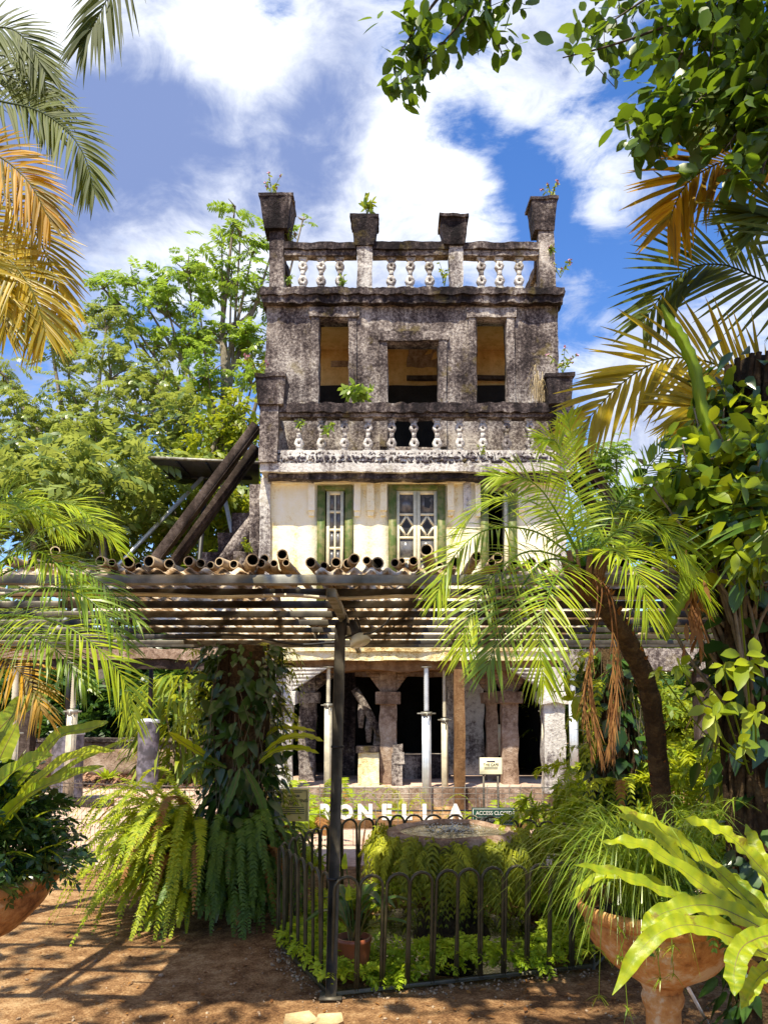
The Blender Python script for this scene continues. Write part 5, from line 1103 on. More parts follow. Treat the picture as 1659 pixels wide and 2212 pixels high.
# epiphytic nest fern on the left pillar
t = thing('epiphytic_fern', 'broad leaved fern growing out of the vine clad pillar', 'fern', V1+[0, 0, 1.2])
for k, (pts, wd, yo) in enumerate([([(560, 1640), (610, 1600), (660, 1592), (700, 1602)], .075, -.25), ([(560, 1650), (600, 1622), (650, 1618), (690, 1628)], .07, -.3), ([(480, 1655), (430, 1625), (390, 1600), (365, 1582)], .075, -.25), ([(490, 1660), (440, 1640), (400, 1650)], .06, -.3),
      ([(540, 1640), (590, 1580), (640, 1575), (682, 1580)], .06, -.05), ([(470, 1660), (420, 1660), (385, 1700)], .06, -.3), ([(520, 1660), (500, 1720), (480, 1760)], .06, -.42), ([(530, 1660), (560, 1720), (575, 1770)], .06, -.42)]):
    bigleaf(t, [P(x, y, 6.2+yo) for x, y in pts], (0, -.4, .9), wd*1.25, 'nest' if k in (0, 1, 2, 4) else 'fernD', rows=20, ruffle=.07, tint=R.uniform(.2, .7))
# fern skirt round the left pillar, sunlit and shaded sides put into leaf colour
fern('sword_fern', 'sunlit arching sword ferns on the left of the fern mound', V1+[-.30, -.05, .0], 260, .95, 'feather', .046, .0150, .45, .44, (2.0, 4.9), 50, (.0, .9), hr=(.0, .62), r0=.16, droop=.15)
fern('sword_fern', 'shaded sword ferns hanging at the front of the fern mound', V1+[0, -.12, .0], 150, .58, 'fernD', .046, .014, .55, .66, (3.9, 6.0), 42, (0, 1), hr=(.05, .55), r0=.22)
fern('sword_fern', 'low sword ferns at the far side of the fern mound', V1+[0, .15, .0], 36, .55, 'fern', .05, .015, .5, .6, (1.2, 2.7), 36, (0, .8), hr=(.1, .35), r0=.2)
fern('sword_fern', 'bright sword fern between the yellow sign and the hoop fence', np.array([P(668, 1830, 7.1)[0], 7.1, .02]), 24, .40, 'fern', .055, .016, .75, .45, None, 30, (.3, 1), hr=(0, .1))
fern('sword_fern', 'pale sword fern beside the yellow sign at its left', np.array([P(585, 1800, 7.3)[0], 7.3, .02]), 14, .45, 'fern', .05, .015, .8, .4, None, 28, (.3, 1), hr=(0, .2))
fern('sword_fern', 'small fern between the fern mound and the hoop fence', np.array([P(560, 1945, 5.9)[0], 5.95, .02]), 9, .34, 'fernD', .04, .012, .5, .4, (4, 6.8), 22)
# ferns behind the barrier, before the loggia
for k, (px, Y, z, N, L, mat, lb) in enumerate([(690, 12.6, -.6, 26, 1.05, 'fern', 'bright fern in the sunk bed below the left loggia pillar'), (745, 13.0, -.6, 24, 1.0, 'fern', 'bright fern in the sunk bed below the stone counter'), (872, 13.8, -.45, 18, .72, 'feather', 'feathery fern at the foot of the middle loggia pillar'),
      (815, 12.6, -.6, 14, .7, 'fern', 'low fern in the sunk bed behind the white letters'), (1045, 12.4, -.6, 16, .8, 'fern', 'small fern below the cream cafe sign'), (1135, 12.2, -.6, 20, .8, 'fern', 'bright fern right of the cream cafe sign'), (668, 9.6, 0, 14, .42, 'fern', 'low fern left of the white letters'),
      (1175, 9.0, 0, 18, .55, 'fern', 'low fern right of the green notice'), (630, 8.9, 0, 20, .7, 'fern', 'tall bright fern behind the yellow sign')]):
    fern('bed_fern', lb, np.array([HX(px, Y), Y, z]), N, L, mat, .085 if mat == 'fern' else .05, .025 if mat == 'fern' else .012, .8, .45, None, 24, (.25, 1))
def plume_bank(name, label, c_, N, h, spread, mat, ang=None, tint=(0, 1), r0=.25):
    t = thing(name, label, 'feathery fern', c_)
    for k in range(N):
        a = R.uniform(*(ang or (0, 6.28))); l_ = R.uniform(.6, 1.1); b_ = np.asarray(c_, float)+[R.normal(0, r0), R.normal(0, r0), 0]
        pts = arch(b_, a, spread*l_, h*R.uniform(.65, 1.2), h*R.uniform(.15, .6), R.normal(0, .1)); mb = MB(); c2 = curve(pts, 12); n_ = 30; tt = np.linspace(.25, 1, n_)
        B = interp(c2, tt); T = nrm(interp(nrm(np.gradient(c2, axis=0)), tt)); mb.tube(c2, np.linspace(.004, .001, 12), 3, False)
        for rep in range(3):
            an = R.uniform(0, 6.28, n_); X_ = nrm(np.cross(T, [0, 0, 1.0])); Z_ = np.cross(X_, T); d = T*.55+(np.cos(an)[:, None]*X_*1.0+np.sin(an)[:, None]*Z_*.55)
            leaves(mb, B+R.normal(0, .006, (n_, 3)), d, np.array([0, 0, 1.0])+R.normal(0, .4, (n_, 3)), R.uniform(.05, .13, n_)*np.interp(tt, [.2, .5, 1], [1, 1, .45]), R.uniform(.016, .030, n_), .3, 'fern', np.clip(R.uniform(*tint)+R.normal(0, .15, n_), 0, 1))
        part('plume', mb, mat, t)
    return t
for k, (px, Y, N, h, sp_, mat, lb) in enumerate([(1300, 7.2, 48, .80, .42, 'feather', 'pale feathery fern bank against the right loggia pillar'), (1320, 6.6, 56, .72, .50, 'fern', 'dense feathery greens left of the palm trunk'), (1330, 6.0, 60, .80, .6, 'fern', 'feathery greens below the round leaved creeper'),
      (1505, 6.3, 66, 1.22, .65, 'feather', 'tall sunny yellow feathery fern right of the palm trunk'), (1590, 6.0, 50, .72, .6, 'feather', 'low yellow feathery fern at the far right'), (1400, 7.4, 44, 1.15, .6, 'feather', 'sunny feathery fern behind the palm trunk'), (1330, 5.6, 40, .52, .45, 'fern', 'low feathery greens by the right end of the hoop fence'), (1480, 5.2, 40, .55, .6, 'fernD', 'shaded feathery greens behind the right bowl'), (1330, 6.9, 34, .42, .4, 'feather', 'low feathery fern right of the well')]):
    plume_bank('asparagus_fern', lb, np.array([HX(px, Y), Y, 0]), N, h, sp_, mat, None, (.2, 1))
fern('sword_fern', 'yellow drooping fern fronds under the round leaved creeper', V2+[0, -.2, .95], 14, .5, 'feather', .06, .02, .15, .9, (3.3, 6), 22, (.5, 1))
# bromeliad-like plant and big strap clump at the left
t = thing('bromeliad', 'small pale green rosette plant by the garden wall', 'plant', G(232, 1690)); c_ = G(232, 1690)
n_ = 22; a = R.uniform(0, 6.28, n_); mb = MB(); leaves(mb, np.repeat(c_[None], n_, 0), np.stack([np.cos(a)*.6, np.sin(a)*.6, R.uniform(.5, 1.3, n_)], 1), np.stack([-np.cos(a), -np.sin(a), np.ones(n_)], 1), R.uniform(.28, .5, n_), .07, .25, 'leaf', R.uniform(.3, 1, n_), .3); part('rosette', mb, 'fern', t)
def strap_clump(label, c_, N, rad, hgt, mat, L=(.35, .6)):
    t = thing('strap_leaf_shrub', label, 'shrub', c_); a = R.uniform(0, 6.28, N); z = R.uniform(.1, 1, N); rr = rad*np.sqrt(np.sin(z*2.6+.25).clip(.1, 1))*R.uniform(.3, 1, N)
    q = np.stack([c_[0]+rr*np.cos(a), c_[1]+rr*np.sin(a), c_[2]+hgt*z], 1); d = np.stack([np.cos(a), np.sin(a), R.normal(.15, .5, N)], 1)+R.normal(0, .3, (N, 3)); l_ = R.uniform(*L, N)
    mb = MB(); leaves(mb, q, d, np.stack([-.2*np.cos(a), -.2*np.sin(a), np.ones(N)], 1), l_, l_*.13, .9, 'leaf', R.uniform(0, 1, N), .2); part('foliage', mb, mat, t, True, 'stuff')
    mb = MB()
    for k in range(9): e = q[R.integers(0, N)]; mb.tube([np.asarray(c_)+[0, 0, -.05], (np.asarray(c_)+e)/2, e], .02, 5, False)
    part('stem', mb, 'grey_twig', t, False, 'stuff')
strap_clump('tall clump of drooping strap leaves behind the wrapped column', np.array([HX(405, 15.2), 15.2, 0.]), 560, .95, 2.1, 'treeV')
# undergrowth and jungle beyond the garden wall
def bush(name, label, c_, rad, N, kind, mat, sc, cat='shrub', stems=7):
    t = thing(name, label, cat, (c_[0], c_[1], 0)); q = R.normal(size=(N, 3)); q = nrm(q)*(R.uniform(.35, 1, N)**.5)[:, None]*np.array(rad)+np.array(c_)
    lump = 1+.22*np.sin(q[:, 0]*3.1+q[:, 2]*2.3)+.18*np.sin(q[:, 2]*4.7+1); q = (q-np.array(c_))*lump[:, None]+np.array(c_); q[:, 2] = np.maximum(q[:, 2], .05)
    mb = MB(); scatter(mb, spray(kind), q, rotmats(N, .7), R.uniform(*sc, N), np.clip(.5+R.normal(0, .25, N), 0, 1)); part('foliage', mb, mat, t, False, 'stuff')
    mb = MB()
    for k in range(stems): e = q[R.integers(0, N)]; b_ = np.array([c_[0]+R.normal(0, .15), c_[1]+R.normal(0, .15), -.05]); mb.tube(curve([b_, (b_+e)/2+[R.normal(0, .1), 0, .2], e], 6), np.linspace(.05, .012, 6), 5, False)
    part('stem', mb, 'bark', t, False, 'stuff'); return t
JB = [(-30, 17.8, 1.5, 1.5), (60, 18.4, 1.7, 1.8), (150, 17.6, 1.3, 1.2), (210, 18.6, 1.8, 1.9), (300, 17.9, 1.3, 1.5), (350, 18.8, 1.8, 2.0), (430, 18.2, 1.5, 1.7), (520, 18.5, 1.6, 1.9), (110, 20.5, 2.0, 2.3), (270, 20.5, 2.0, 2.4), (420, 20.5, 2.0, 2.4)]
for k, (px, Y, r_, h) in enumerate(JB):
    lb = ('glossy whorled' if k % 2 else 'dark fine leaved')+' shrub '+['at the left frame edge beyond the garden wall', 'behind the leftmost prop', 'just right of the leftmost timber post', 'behind the leaning prop', 'between the leaning prop and the black post', 'behind the thin black post on the wrapped column', 'behind the strap leaf clump', 'hidden behind the vine clad pillar', 'in the second row behind the leaning prop', 'in the second row above the garden wall', 'in the second row behind the strap leaf clump'][k]
    o = bush('jungle_shrub', lb, (HX(px, Y), Y, h*.62), (r_, r_*.8, h*.75), 420, 'whorl' if k % 2 else 'twig', 'jungle', (.3, .55)); o['group'] = 'jungle shrubs beyond the garden wall'
for k, (px, Y) in enumerate(((227, 18.0), (80, 19.0), (385, 19.5))):
    b_ = np.array([HX(px, Y), Y, -.05]); t = thing('slim_tree', ['slim pale trunk seen between the props at the left', 'slim pale trunk behind the leftmost prop', 'slim pale trunk behind the strap leaf clump'][k], 'tree', b_)
    part('trunk', MB().tube(curve([b_, b_+[.1, 0, 3], b_+[-.1, 0, 6.5]], 12), np.linspace(.16, .07, 12), 9), 'palebark', t, True)
    N = 260; q = nrm(R.normal(size=(N, 3)))*(R.uniform(.2, 1, N)**.5)[:, None]*[1.6, 1.4, 1.3]+b_+[0, 0, 6.6]; mb = MB(); scatter(mb, spray('twig'), q, rotmats(N, .7), R.uniform(.4, .7, N), R.uniform(0, 1, N)); part('crown', mb, 'treeD', t, False, 'stuff')
for k, (px, Y, r_, h, kind, mt) in enumerate([(1260, 18, 1.4, 1.3, 'twig', 'treeV'), (1340, 17, 1.2, 1.4, 'twig', 'treeV'), (1420, 19, 1.6, 2.2, 'twig', 'jungle'), (1490, 17.5, 1.3, 1.5, 'twig', 'treeV'), (1560, 19, 1.8, 2.3, 'twig', 'treeD'), (1640, 18, 1.7, 2.0, 'twig', 'jungle'), (1720, 19, 1.8, 2.4, 'twig', 'treeD'), (1330, 20.5, 1.9, 2.4, 'twig', 'jungle'), (1620, 21, 2.2, 2.6, 'twig', 'treeD'), (1480, 22, 2.2, 2.8, 'twig', 'treeV')]):
    o = bush('woodland_shrub', ['low sunny shrub just right of the loggia', 'sunny shrub behind the round leaved creeper', 'dark shrub behind the curved palm trunk', 'sunny shrub left of the right timber post', 'olive shrub right of the right timber post', 'dark shrub beside the right edge trunk', 'olive shrub outside the right frame edge', 'dark second row shrub behind the creeper', 'olive second row shrub near the boulders', 'sunny second row shrub behind the right timber post'][k], (HX(px, Y), Y, h*.62), (r_, r_*.8, h*.75), 420, kind, mt, (.28, .5)); o['group'] = 'shrubs in the woodland right of the house'
# grey boulders and a faint mesh at far right
for k, (px, py, r_) in enumerate(((1600, 1640, .5), (1640, 1655, .4), (1570, 1650, .35))):
    c_ = P(px, py, 13.0); c_[2] = .2; mb = MB().lathe([(.02, -.8), (.8, -.6), (1, -.1), (.8, .5), (.4, .8), (.01, .9)], (0, 0, 0), 12); V = mb.v[0]*r_*[1.2, 1, .7]; mb.v[0] = V+sn(V, .06, 4, k)+c_
    solo('boulder', ['large pale boulder among the far right greens', 'pale boulder furthest right among the far greens', 'smaller pale boulder left of the large one'][k], 'boulder', mb, 'lichen_pale', True)
# ---- trees left of the house
def tree(name, label, base, trunk_top, blobs_, kind, mat, sc, dens_, lean=(0, 0), trunk_r=.35, hang=0, bark='palebark'):
    base = np.asarray(base, float); t = thing(name, label, 'tree', base); tm = spray(kind); mb = MB(); tt_ = np.asarray(trunk_top, float)
    cs = [(P(px, py, Y), r_/F0*Y) for px, py, Y, r_ in blobs_]
    part('trunk', MB().tube(curve([base-[0, 0, .1], (base+tt_)/2+[.3, .2, 0], tt_], 12), np.linspace(trunk_r, trunk_r*.45, 12), 10), bark, t, True)
    for c_, r_ in cs:
        n_ = int(dens_*r_*r_); g = R.normal(size=(n_, 3)); sub = nrm(R.normal(size=(6, 3)))*r_*.62; idx = R.integers(0, 6, n_)
        q = c_+np.where(R.uniform(0, 1, n_)[:, None] < .75, sub[idx]+g*r_*.24, g*r_*.48)*[1, 1, .85]
        scatter(mb, tm, q, rotmats(n_, .45), R.uniform(*sc, n_), np.clip(.5+R.normal(0, .22, n_)+R.normal(0, .15), 0, 1))
        k0 = R.uniform(.35, 1.0); s_ = base*(1-k0)+tt_*k0; mid = s_*.45+c_*.55+[0, 0, -r_*.4]
        part('limb', MB().tube(curve([s_, mid, c_+[0, 0, -r_*.2]], 10), np.linspace(trunk_r*.32, .025, 10), 6, False), bark, t, True)
        mbt = MB()
        for s2 in sub: mbt.tube(curve([c_+[0, 0, -r_*.25], c_+s2*.5+[0, 0, -.05], c_+s2], 6), np.linspace(.035, .010, 6), 4, False)
        part('branch', mbt, bark, t, True, 'stuff')
    part('crown', mb, mat, t, False, 'stuff')
    if hang:
        mb = MB()
        for k in range(hang):
            c_, r_ = cs[R.integers(0, len(cs))]; b_ = c_+R.normal(size=3)*r_*.5; ln = R.uniform(.8, 2.6); n_ = int(ln*16); z = np.linspace(0, ln, n_); pp = b_+np.stack([.06*np.sin(z*3+k), .06*np.cos(z*2.3), -z], 1)
            mb.tube(pp, .012, 3, False); leaves(mb, pp, R.normal(size=(n_, 3))*[1, 1, .3]-[0, 0, .7], R.normal(size=(n_, 3)), R.uniform(.12, .26, n_), R.uniform(.08, .16, n_), .2, 'heart', R.uniform(0, 1, n_))
        part('hanging_vine', mb, 'treeV', t, False, 'stuff')
YA = 23.0
tree('olive_green_tree', 'big olive green tree with dense drooping leaves at the far left', (HX(150, YA), YA, 0), P(170, 1010, YA),
     [(40, 900, 22, 80), (20, 1010, 21, 95), (110, 960, 23, 100), (170, 860, 23, 85), (150, 770, 24, 70), (110, 720, 24, 60), (230, 700, 24, 60), (240, 800, 23, 85), (300, 880, 22, 95), (210, 970, 22, 105), (60, 1120, 21, 100), (160, 1110, 21, 110), (280, 1050, 21, 110), (370, 980, 22, 100), (350, 820, 23, 70), (400, 900, 22, 70), (-40, 960, 21, 100), (-30, 1100, 20, 110), (340, 1140, 21, 100), (230, 1190, 20, 110), (90, 1210, 20, 110), (10, 800, 24, 50)], 'pinnate', 'treeD', (.34, .62), 78, trunk_r=.42)
YB2 = 25.0
tree('bright_pinnate_tree', 'tall open tree with fresh green feather leaves beside the house', (HX(500, YB2), YB2, 0), P(480, 700, YB2),
     [(225, 615, 25, 42), (290, 605, 25, 44), (262, 650, 25, 40), (350, 610, 25, 50), (405, 580, 25, 52), (360, 670, 25, 60), (430, 640, 25, 62), (500, 600, 25, 62), (545, 540, 25, 40), (520, 500, 25, 34), (508, 440, 25, 30), (480, 520, 25, 26), (560, 640, 25, 60), (480, 720, 25, 70), (540, 740, 25, 62), (400, 740, 25, 60), (330, 740, 25, 55), (450, 800, 24, 66), (545, 820, 24, 55), (655, 470, 25, 20), (600, 500, 25, 30), (280, 700, 25, 40), (390, 830, 24, 50)], 'pinnate', 'treeB', (.40, .76), 52, trunk_r=.26)
tree('vine_draped_tree', 'slender tree draped with hanging vines left of the house', (HX(480, 20.5), 20.5, 0), P(485, 900, 20.5),
     [(500, 880, 20.5, 55), (540, 920, 20, 60), (470, 940, 20.5, 60), (420, 1010, 20, 70), (520, 1010, 20, 60), (450, 1100, 19.5, 80), (540, 1100, 19.5, 70), (380, 1130, 19.5, 70), (500, 1180, 19, 80), (420, 1210, 19, 80), (330, 1210, 19, 70)], 'twig', 'treeV', (.28, .5), 80, trunk_r=.22, hang=90)
tree('small_far_tree', 'small tree crown showing beyond the right hand shores', (HX(1350, 24), 24, 0), P(1340, 1150, 24),
     [(1295, 975, 24, 30), (1330, 985, 24, 24), (1290, 1030, 24, 34), (1320, 1080, 24, 45), (1360, 1110, 24, 45), (1285, 1120, 24, 40), (1400, 1160, 23, 60), (1310, 1180, 23, 60), (1480, 1120, 24, 60), (1560, 1130, 24, 70), (1640, 1100, 24, 70)], 'pinnate', 'treeB', (.45, .75), 130, trunk_r=.2)
for k, (x, y, h, r_) in enumerate([(-16, 34, 6, 4), (-8, 38, 6, 4), (0, 40, 8, 4.5), (8, 38, 8.5, 4), (15, 34, 7, 3.6), (22, 30, 7.5, 4), (-22, 28, 7, 4.5), (-15, 15, 9, 3.6), (12.5, 22, 5.0, 3.0), (16, 14, 8, 3.5)]):
    t = thing('forest_tree', ['forest tree far behind the olive green tree', 'forest tree behind the vine draped tree', 'tall forest tree straight behind the house', 'lower forest tree behind the right shores', 'low forest tree behind the right climbers', 'forest tree far beyond the right edge', 'forest tree beyond the left edge', 'forest tree left of the forecourt', 'small forest tree behind the boulders', 'forest tree beside the right walkway'][k], 'tree', (x, y, 0), 'forest trees round the house'); mb = MB(); N = 900
    part('trunk', MB().tube([(x, y, -.1), (x+.2, y, h*.35), (x, y, h*.75)], [.35, .28, .12], 8), 'palebark', t, True)
    q = nrm(R.normal(size=(N, 3)))*(R.uniform(.25, 1, N)**.5)[:, None]*[r_, r_, h*.48]+[x, y, h*.52]; q = q+sn(q, .9, .6, k); q[:, 2] = np.maximum(q[:, 2], .2)
    scatter(mb, spray('twig'), q, rotmats(N, .6), R.uniform(.9, 1.7, N), np.clip(R.normal(.45, .25, N), 0, 1)); part('crown', mb, ['treeD', 'treeV', 'jungle'][k % 3], t, False, 'stuff')
# ---- palms
def palm_fronds(t, C0, spec, mat, n, L, W, up=(0, -.55, .8), rach=.006, **kw):
    for k, sp_ in enumerate(spec):
        pts = [C0]+[P(*p_) for p_ in sp_[0]]; m_ = sp_[1] if len(sp_) > 1 else mat; u_ = sp_[2] if len(sp_) > 2 else up
        part('frond', frond(MB(), pts, u_, n, L, W, kw.get('start', .14), kw.get('droop', .3), kw.get('vee', .15), kw.get('a0', 68), kw.get('a1', 22), 'palm', rach, kw.get('tint', (0, 1)), kw.get('lprof'), kw.get('fold', 0.), kw.get('jit', .12), 20), m_, t)
C1 = P(1262, 1222, 3.15); t = thing('date_palm', 'slender date palm with a curved trunk and bright fronds', 'palm', (P(1432, 2140, 3.95)[0], 3.95, 0))
tp = curve([(P(1432, 2140, 3.95)[0], 3.95, -.05), P(1436, 1850, 3.9), P(1424, 1680, 3.8), P(1402, 1500, 3.55), P(1352, 1380, 3.35), P(1308, 1310, 3.22), C1], 40)
part('trunk', MB().tube(tp, (.047*(1+.07*np.sin(np.arange(40)*2.4)))*np.linspace(1.05, .86, 40), 12), 'bark', t, True)
mb = MB(); ia = R.integers(8, 39, 240); an = R.uniform(0, 6.28, 240); o = np.stack([np.cos(an), np.sin(an), 0*an], 1); leaves(mb, tp[ia]+o*.038, o+[0, 0, .9], o, R.uniform(.02, .045, 240), .018, 0, 'leaf', R.uniform(0, .5, 240)); part('leaf_scar', mb, 'dry', t, False, 'stuff')
mb = MB()
for k in range(26): a = R.uniform(0, 6.28); o = np.array([math.cos(a), math.sin(a), 0]); mb.tube([C1+o*.03-[0, 0, .14], C1+o*.07-[0, 0, .04], C1+o*.10+[0, 0, .05]], [.012, .010, .005], 5)
part('leaf_base', mb, 'browntimber', t, False, 'stuff')
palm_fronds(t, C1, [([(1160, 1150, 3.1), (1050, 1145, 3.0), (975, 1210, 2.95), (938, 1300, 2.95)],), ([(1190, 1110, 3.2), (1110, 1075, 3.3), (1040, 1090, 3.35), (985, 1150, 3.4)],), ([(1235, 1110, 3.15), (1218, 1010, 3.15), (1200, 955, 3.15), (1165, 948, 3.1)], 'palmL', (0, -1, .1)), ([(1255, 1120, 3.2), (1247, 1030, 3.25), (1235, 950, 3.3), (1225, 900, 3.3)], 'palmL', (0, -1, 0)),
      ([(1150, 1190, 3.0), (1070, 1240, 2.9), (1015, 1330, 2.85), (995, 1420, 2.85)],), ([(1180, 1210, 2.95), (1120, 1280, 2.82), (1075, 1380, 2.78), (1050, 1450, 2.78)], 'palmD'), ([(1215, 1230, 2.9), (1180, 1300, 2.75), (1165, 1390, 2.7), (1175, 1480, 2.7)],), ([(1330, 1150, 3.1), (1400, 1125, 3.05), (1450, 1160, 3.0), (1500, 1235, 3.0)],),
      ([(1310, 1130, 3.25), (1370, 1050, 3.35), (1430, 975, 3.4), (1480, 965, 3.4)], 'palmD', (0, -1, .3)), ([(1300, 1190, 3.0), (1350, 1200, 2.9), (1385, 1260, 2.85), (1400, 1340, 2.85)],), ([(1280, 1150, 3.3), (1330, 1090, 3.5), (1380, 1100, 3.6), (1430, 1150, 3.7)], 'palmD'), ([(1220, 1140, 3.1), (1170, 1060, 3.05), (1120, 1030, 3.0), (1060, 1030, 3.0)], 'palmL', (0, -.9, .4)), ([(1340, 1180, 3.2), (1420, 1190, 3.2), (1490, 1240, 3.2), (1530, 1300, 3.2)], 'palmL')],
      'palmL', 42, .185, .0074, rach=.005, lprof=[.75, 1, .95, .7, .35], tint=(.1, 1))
palm_fronds(t, C1, [([(1290, 1270, 3.02), (1278, 1400, 3.0), (1262, 1520, 3.0), (1280, 1640, 3.0)],), ([(1310, 1280, 3.05), (1325, 1420, 3.04), (1318, 1540, 3.04), (1325, 1640, 3.04)],), ([(1300, 1275, 3.02), (1272, 1440, 3.02), (1285, 1560, 3.02), (1300, 1650, 3.02)],), ([(1320, 1290, 3.02), (1335, 1440, 3.02), (1325, 1550, 3.02), (1312, 1640, 3.02)],)], 'dry', 22, .11, .004, up=(0, -1, 0), rach=.004, a0=11, a1=5, start=.40, droop=.1)
C2 = P(-120, 1345, 2.85); t = thing('date_palm', 'date palm whose fronds arch in from the left edge', 'palm', (C2[0], 2.85, 0))
part('trunk', MB().tube(curve([(C2[0]-.05, 2.9, -.05), (C2[0]-.03, 2.9, 1.0), C2], 20), .055*(1+.06*np.sin(np.arange(20)*2.4)), 12), 'bark', t, True)
palm_fronds(t, C2, [([(0, 1140, 2.8), (110, 1085, 2.8), (190, 1110, 2.8), (262, 1190, 2.8)],), ([(0, 1230, 2.8), (90, 1150, 2.75), (170, 1130, 2.7), (240, 1150, 2.7)],), ([(-10, 1250, 2.8), (100, 1215, 2.7), (210, 1250, 2.65), (300, 1345, 2.6)], 'palmD'), ([(0, 1290, 2.75), (110, 1270, 2.6), (200, 1300, 2.55), (282, 1400, 2.5)], 'palmD'), ([(0, 1330, 2.7), (110, 1340, 2.5), (200, 1390, 2.45), (270, 1470, 2.45), (292, 1565, 2.45)], 'palmL'),
      ([(-50, 1200, 2.9), (20, 1100, 2.95), (90, 1100, 3.0), (150, 1160, 3.0)],), ([(-60, 1180, 2.85), (-10, 1090, 2.85), (50, 1080, 2.85), (110, 1120, 2.85)], 'palmL', (0, -1, .2)), ([(-20, 1350, 2.7), (60, 1370, 2.6), (130, 1410, 2.55), (190, 1490, 2.5)], 'palmD'), ([(-60, 1400, 2.7), (0, 1420, 2.6), (60, 1470, 2.55), (95, 1545, 2.5)], 'caneO'), ([(-30, 1240, 2.8), (60, 1190, 2.75), (130, 1220, 2.7), (190, 1290, 2.7)], 'palmL')],
      'palmL', 44, .165, .0070, rach=.005, lprof=[.75, 1, .95, .7, .4], tint=(.1, 1))
# golden cane palm, upper left
YG = 4.6; C3 = P(-330, 430, YG); t = thing('cane_palm', 'golden cane palm with orange green fronds arching in at the upper left', 'palm', (C3[0], YG, 0))
part('trunk', MB().tube(curve([(C3[0]-.1, YG, -.05), (C3[0]-.05, YG, 2.4), C3], 20), np.linspace(.07, .045, 20), 10), 'palebark', t, True)
U_ = (0, -1, .12)
palm_fronds(t, C3, [([(-100, 230, 4.6), (30, 225, 4.6), (120, 260, 4.55), (180, 330, 4.5), (206, 420, 4.5)], 'caneG', (0, -1, .25)), ([(-120, 380, 4.5), (0, 415, 4.45), (70, 490, 4.4), (115, 590, 4.4), (142, 705, 4.4)], 'caneY', U_), ([(-120, 480, 4.4), (0, 545, 4.35), (60, 610, 4.3), (90, 680, 4.3), (100, 720, 4.3)], 'caneY', U_), ([(-150, 480, 4.3), (-60, 560, 4.3), (-5, 640, 4.3), (15, 720, 4.3)], 'caneY', U_),
      ([(-120, 110, 4.6), (0, 60, 4.6), (60, 90, 4.6), (100, 160, 4.6)], 'caneG', (0, -1, .3)), ([(-120, 150, 4.9), (0, 120, 4.9), (80, 160, 4.9), (130, 250, 4.9)], 'caneG', (0, -1, .3)), ([(-130, 320, 4.35), (-20, 330, 4.3), (60, 390, 4.25), (110, 480, 4.25)], 'caneO', U_), ([(-150, 250, 4.8), (-30, 160, 4.8), (60, 190, 4.8), (120, 290, 4.8)], 'caneG', (0, -1, .2)), ([(-150, 420, 4.7), (-40, 470, 4.7), (30, 560, 4.7), (50, 660, 4.7)], 'caneY', U_)],
      'caneG', 52, .32, .019, rach=.010, a0=66, a1=22, droop=.26, vee=.05, lprof=[.6, 1, .95, .75, .4], fold=.25, start=.2, jit=.08)
palm_fronds(t, P(300, -260, 4.0), [([(280, -120, 4.0), (240, -20, 4.0), (205, 50, 4.0), (178, 92, 4.0)], 'caneG', (.2, -1, 0))], 'caneG', 26, .30, .018, a0=40, a1=15, start=.2, droop=.5, tint=(0, .3))
# golden cane palm, right
C4 = P(1950, 640, 3.9); t = thing('cane_palm', 'golden cane palm with yellow fronds arching in at the right', 'palm', (C4[0], 3.9, 0))
part('trunk', MB().tube(curve([(C4[0]+.1, 3.9, -.05), (C4[0]+.05, 3.9, 2.2), C4], 20), np.linspace(.06, .04, 20), 10), 'palebark', t, True)
palm_fronds(t, C4, [([(1800, 380, 3.9), (1659, 338, 3.9), (1560, 350, 3.9), (1480, 400, 3.85), (1440, 490, 3.85)], 'caneO', (0, -1, .25)), ([(1800, 640, 4.2), (1659, 610, 4.2), (1560, 572, 4.2), (1470, 590, 4.15), (1385, 700, 4.1)], 'caneG', (0, -1, .1)), ([(1800, 880, 4.0), (1659, 835, 4.0), (1540, 785, 4.0), (1440, 775, 3.95), (1340, 830, 3.9), (1245, 935, 3.85)], 'caneY', (0, -1, .1)), ([(1790, 1160, 3.4), (1700, 1090, 3.4), (1640, 1095, 3.35), (1590, 1180, 3.3)], 'palmD', (0, -1, .25)), ([(1800, 560, 3.6), (1700, 460, 3.6), (1640, 470, 3.6)], 'caneG', (0, -1, .3)), ([(1780, 330, 3.6), (1690, 220, 3.6), (1600, 215, 3.6), (1530, 250, 3.6)], 'caneG', (0, -.8, .5)), ([(1780, 1010, 3.8), (1659, 900, 3.8), (1560, 870, 3.8), (1480, 880, 3.8)], 'caneY', (0, -1, .2))],
      'caneY', 42, .48, .026, rach=.009, a0=64, a1=20, droop=.10, vee=.05, lprof=[.7, 1, .9, .7, .45], fold=.25, start=.2, jit=.06)
palm_fronds(t, C4, [([(1850, 900, 3.3), (1760, 1050, 3.2), (1680, 1110, 3.15), (1650, 1190, 3.15)], 'palmD', (-.3, -1, .2))], 'palmD', 18, .42, .022, start=.35, droop=.35, a0=70, a1=30, fold=.25)
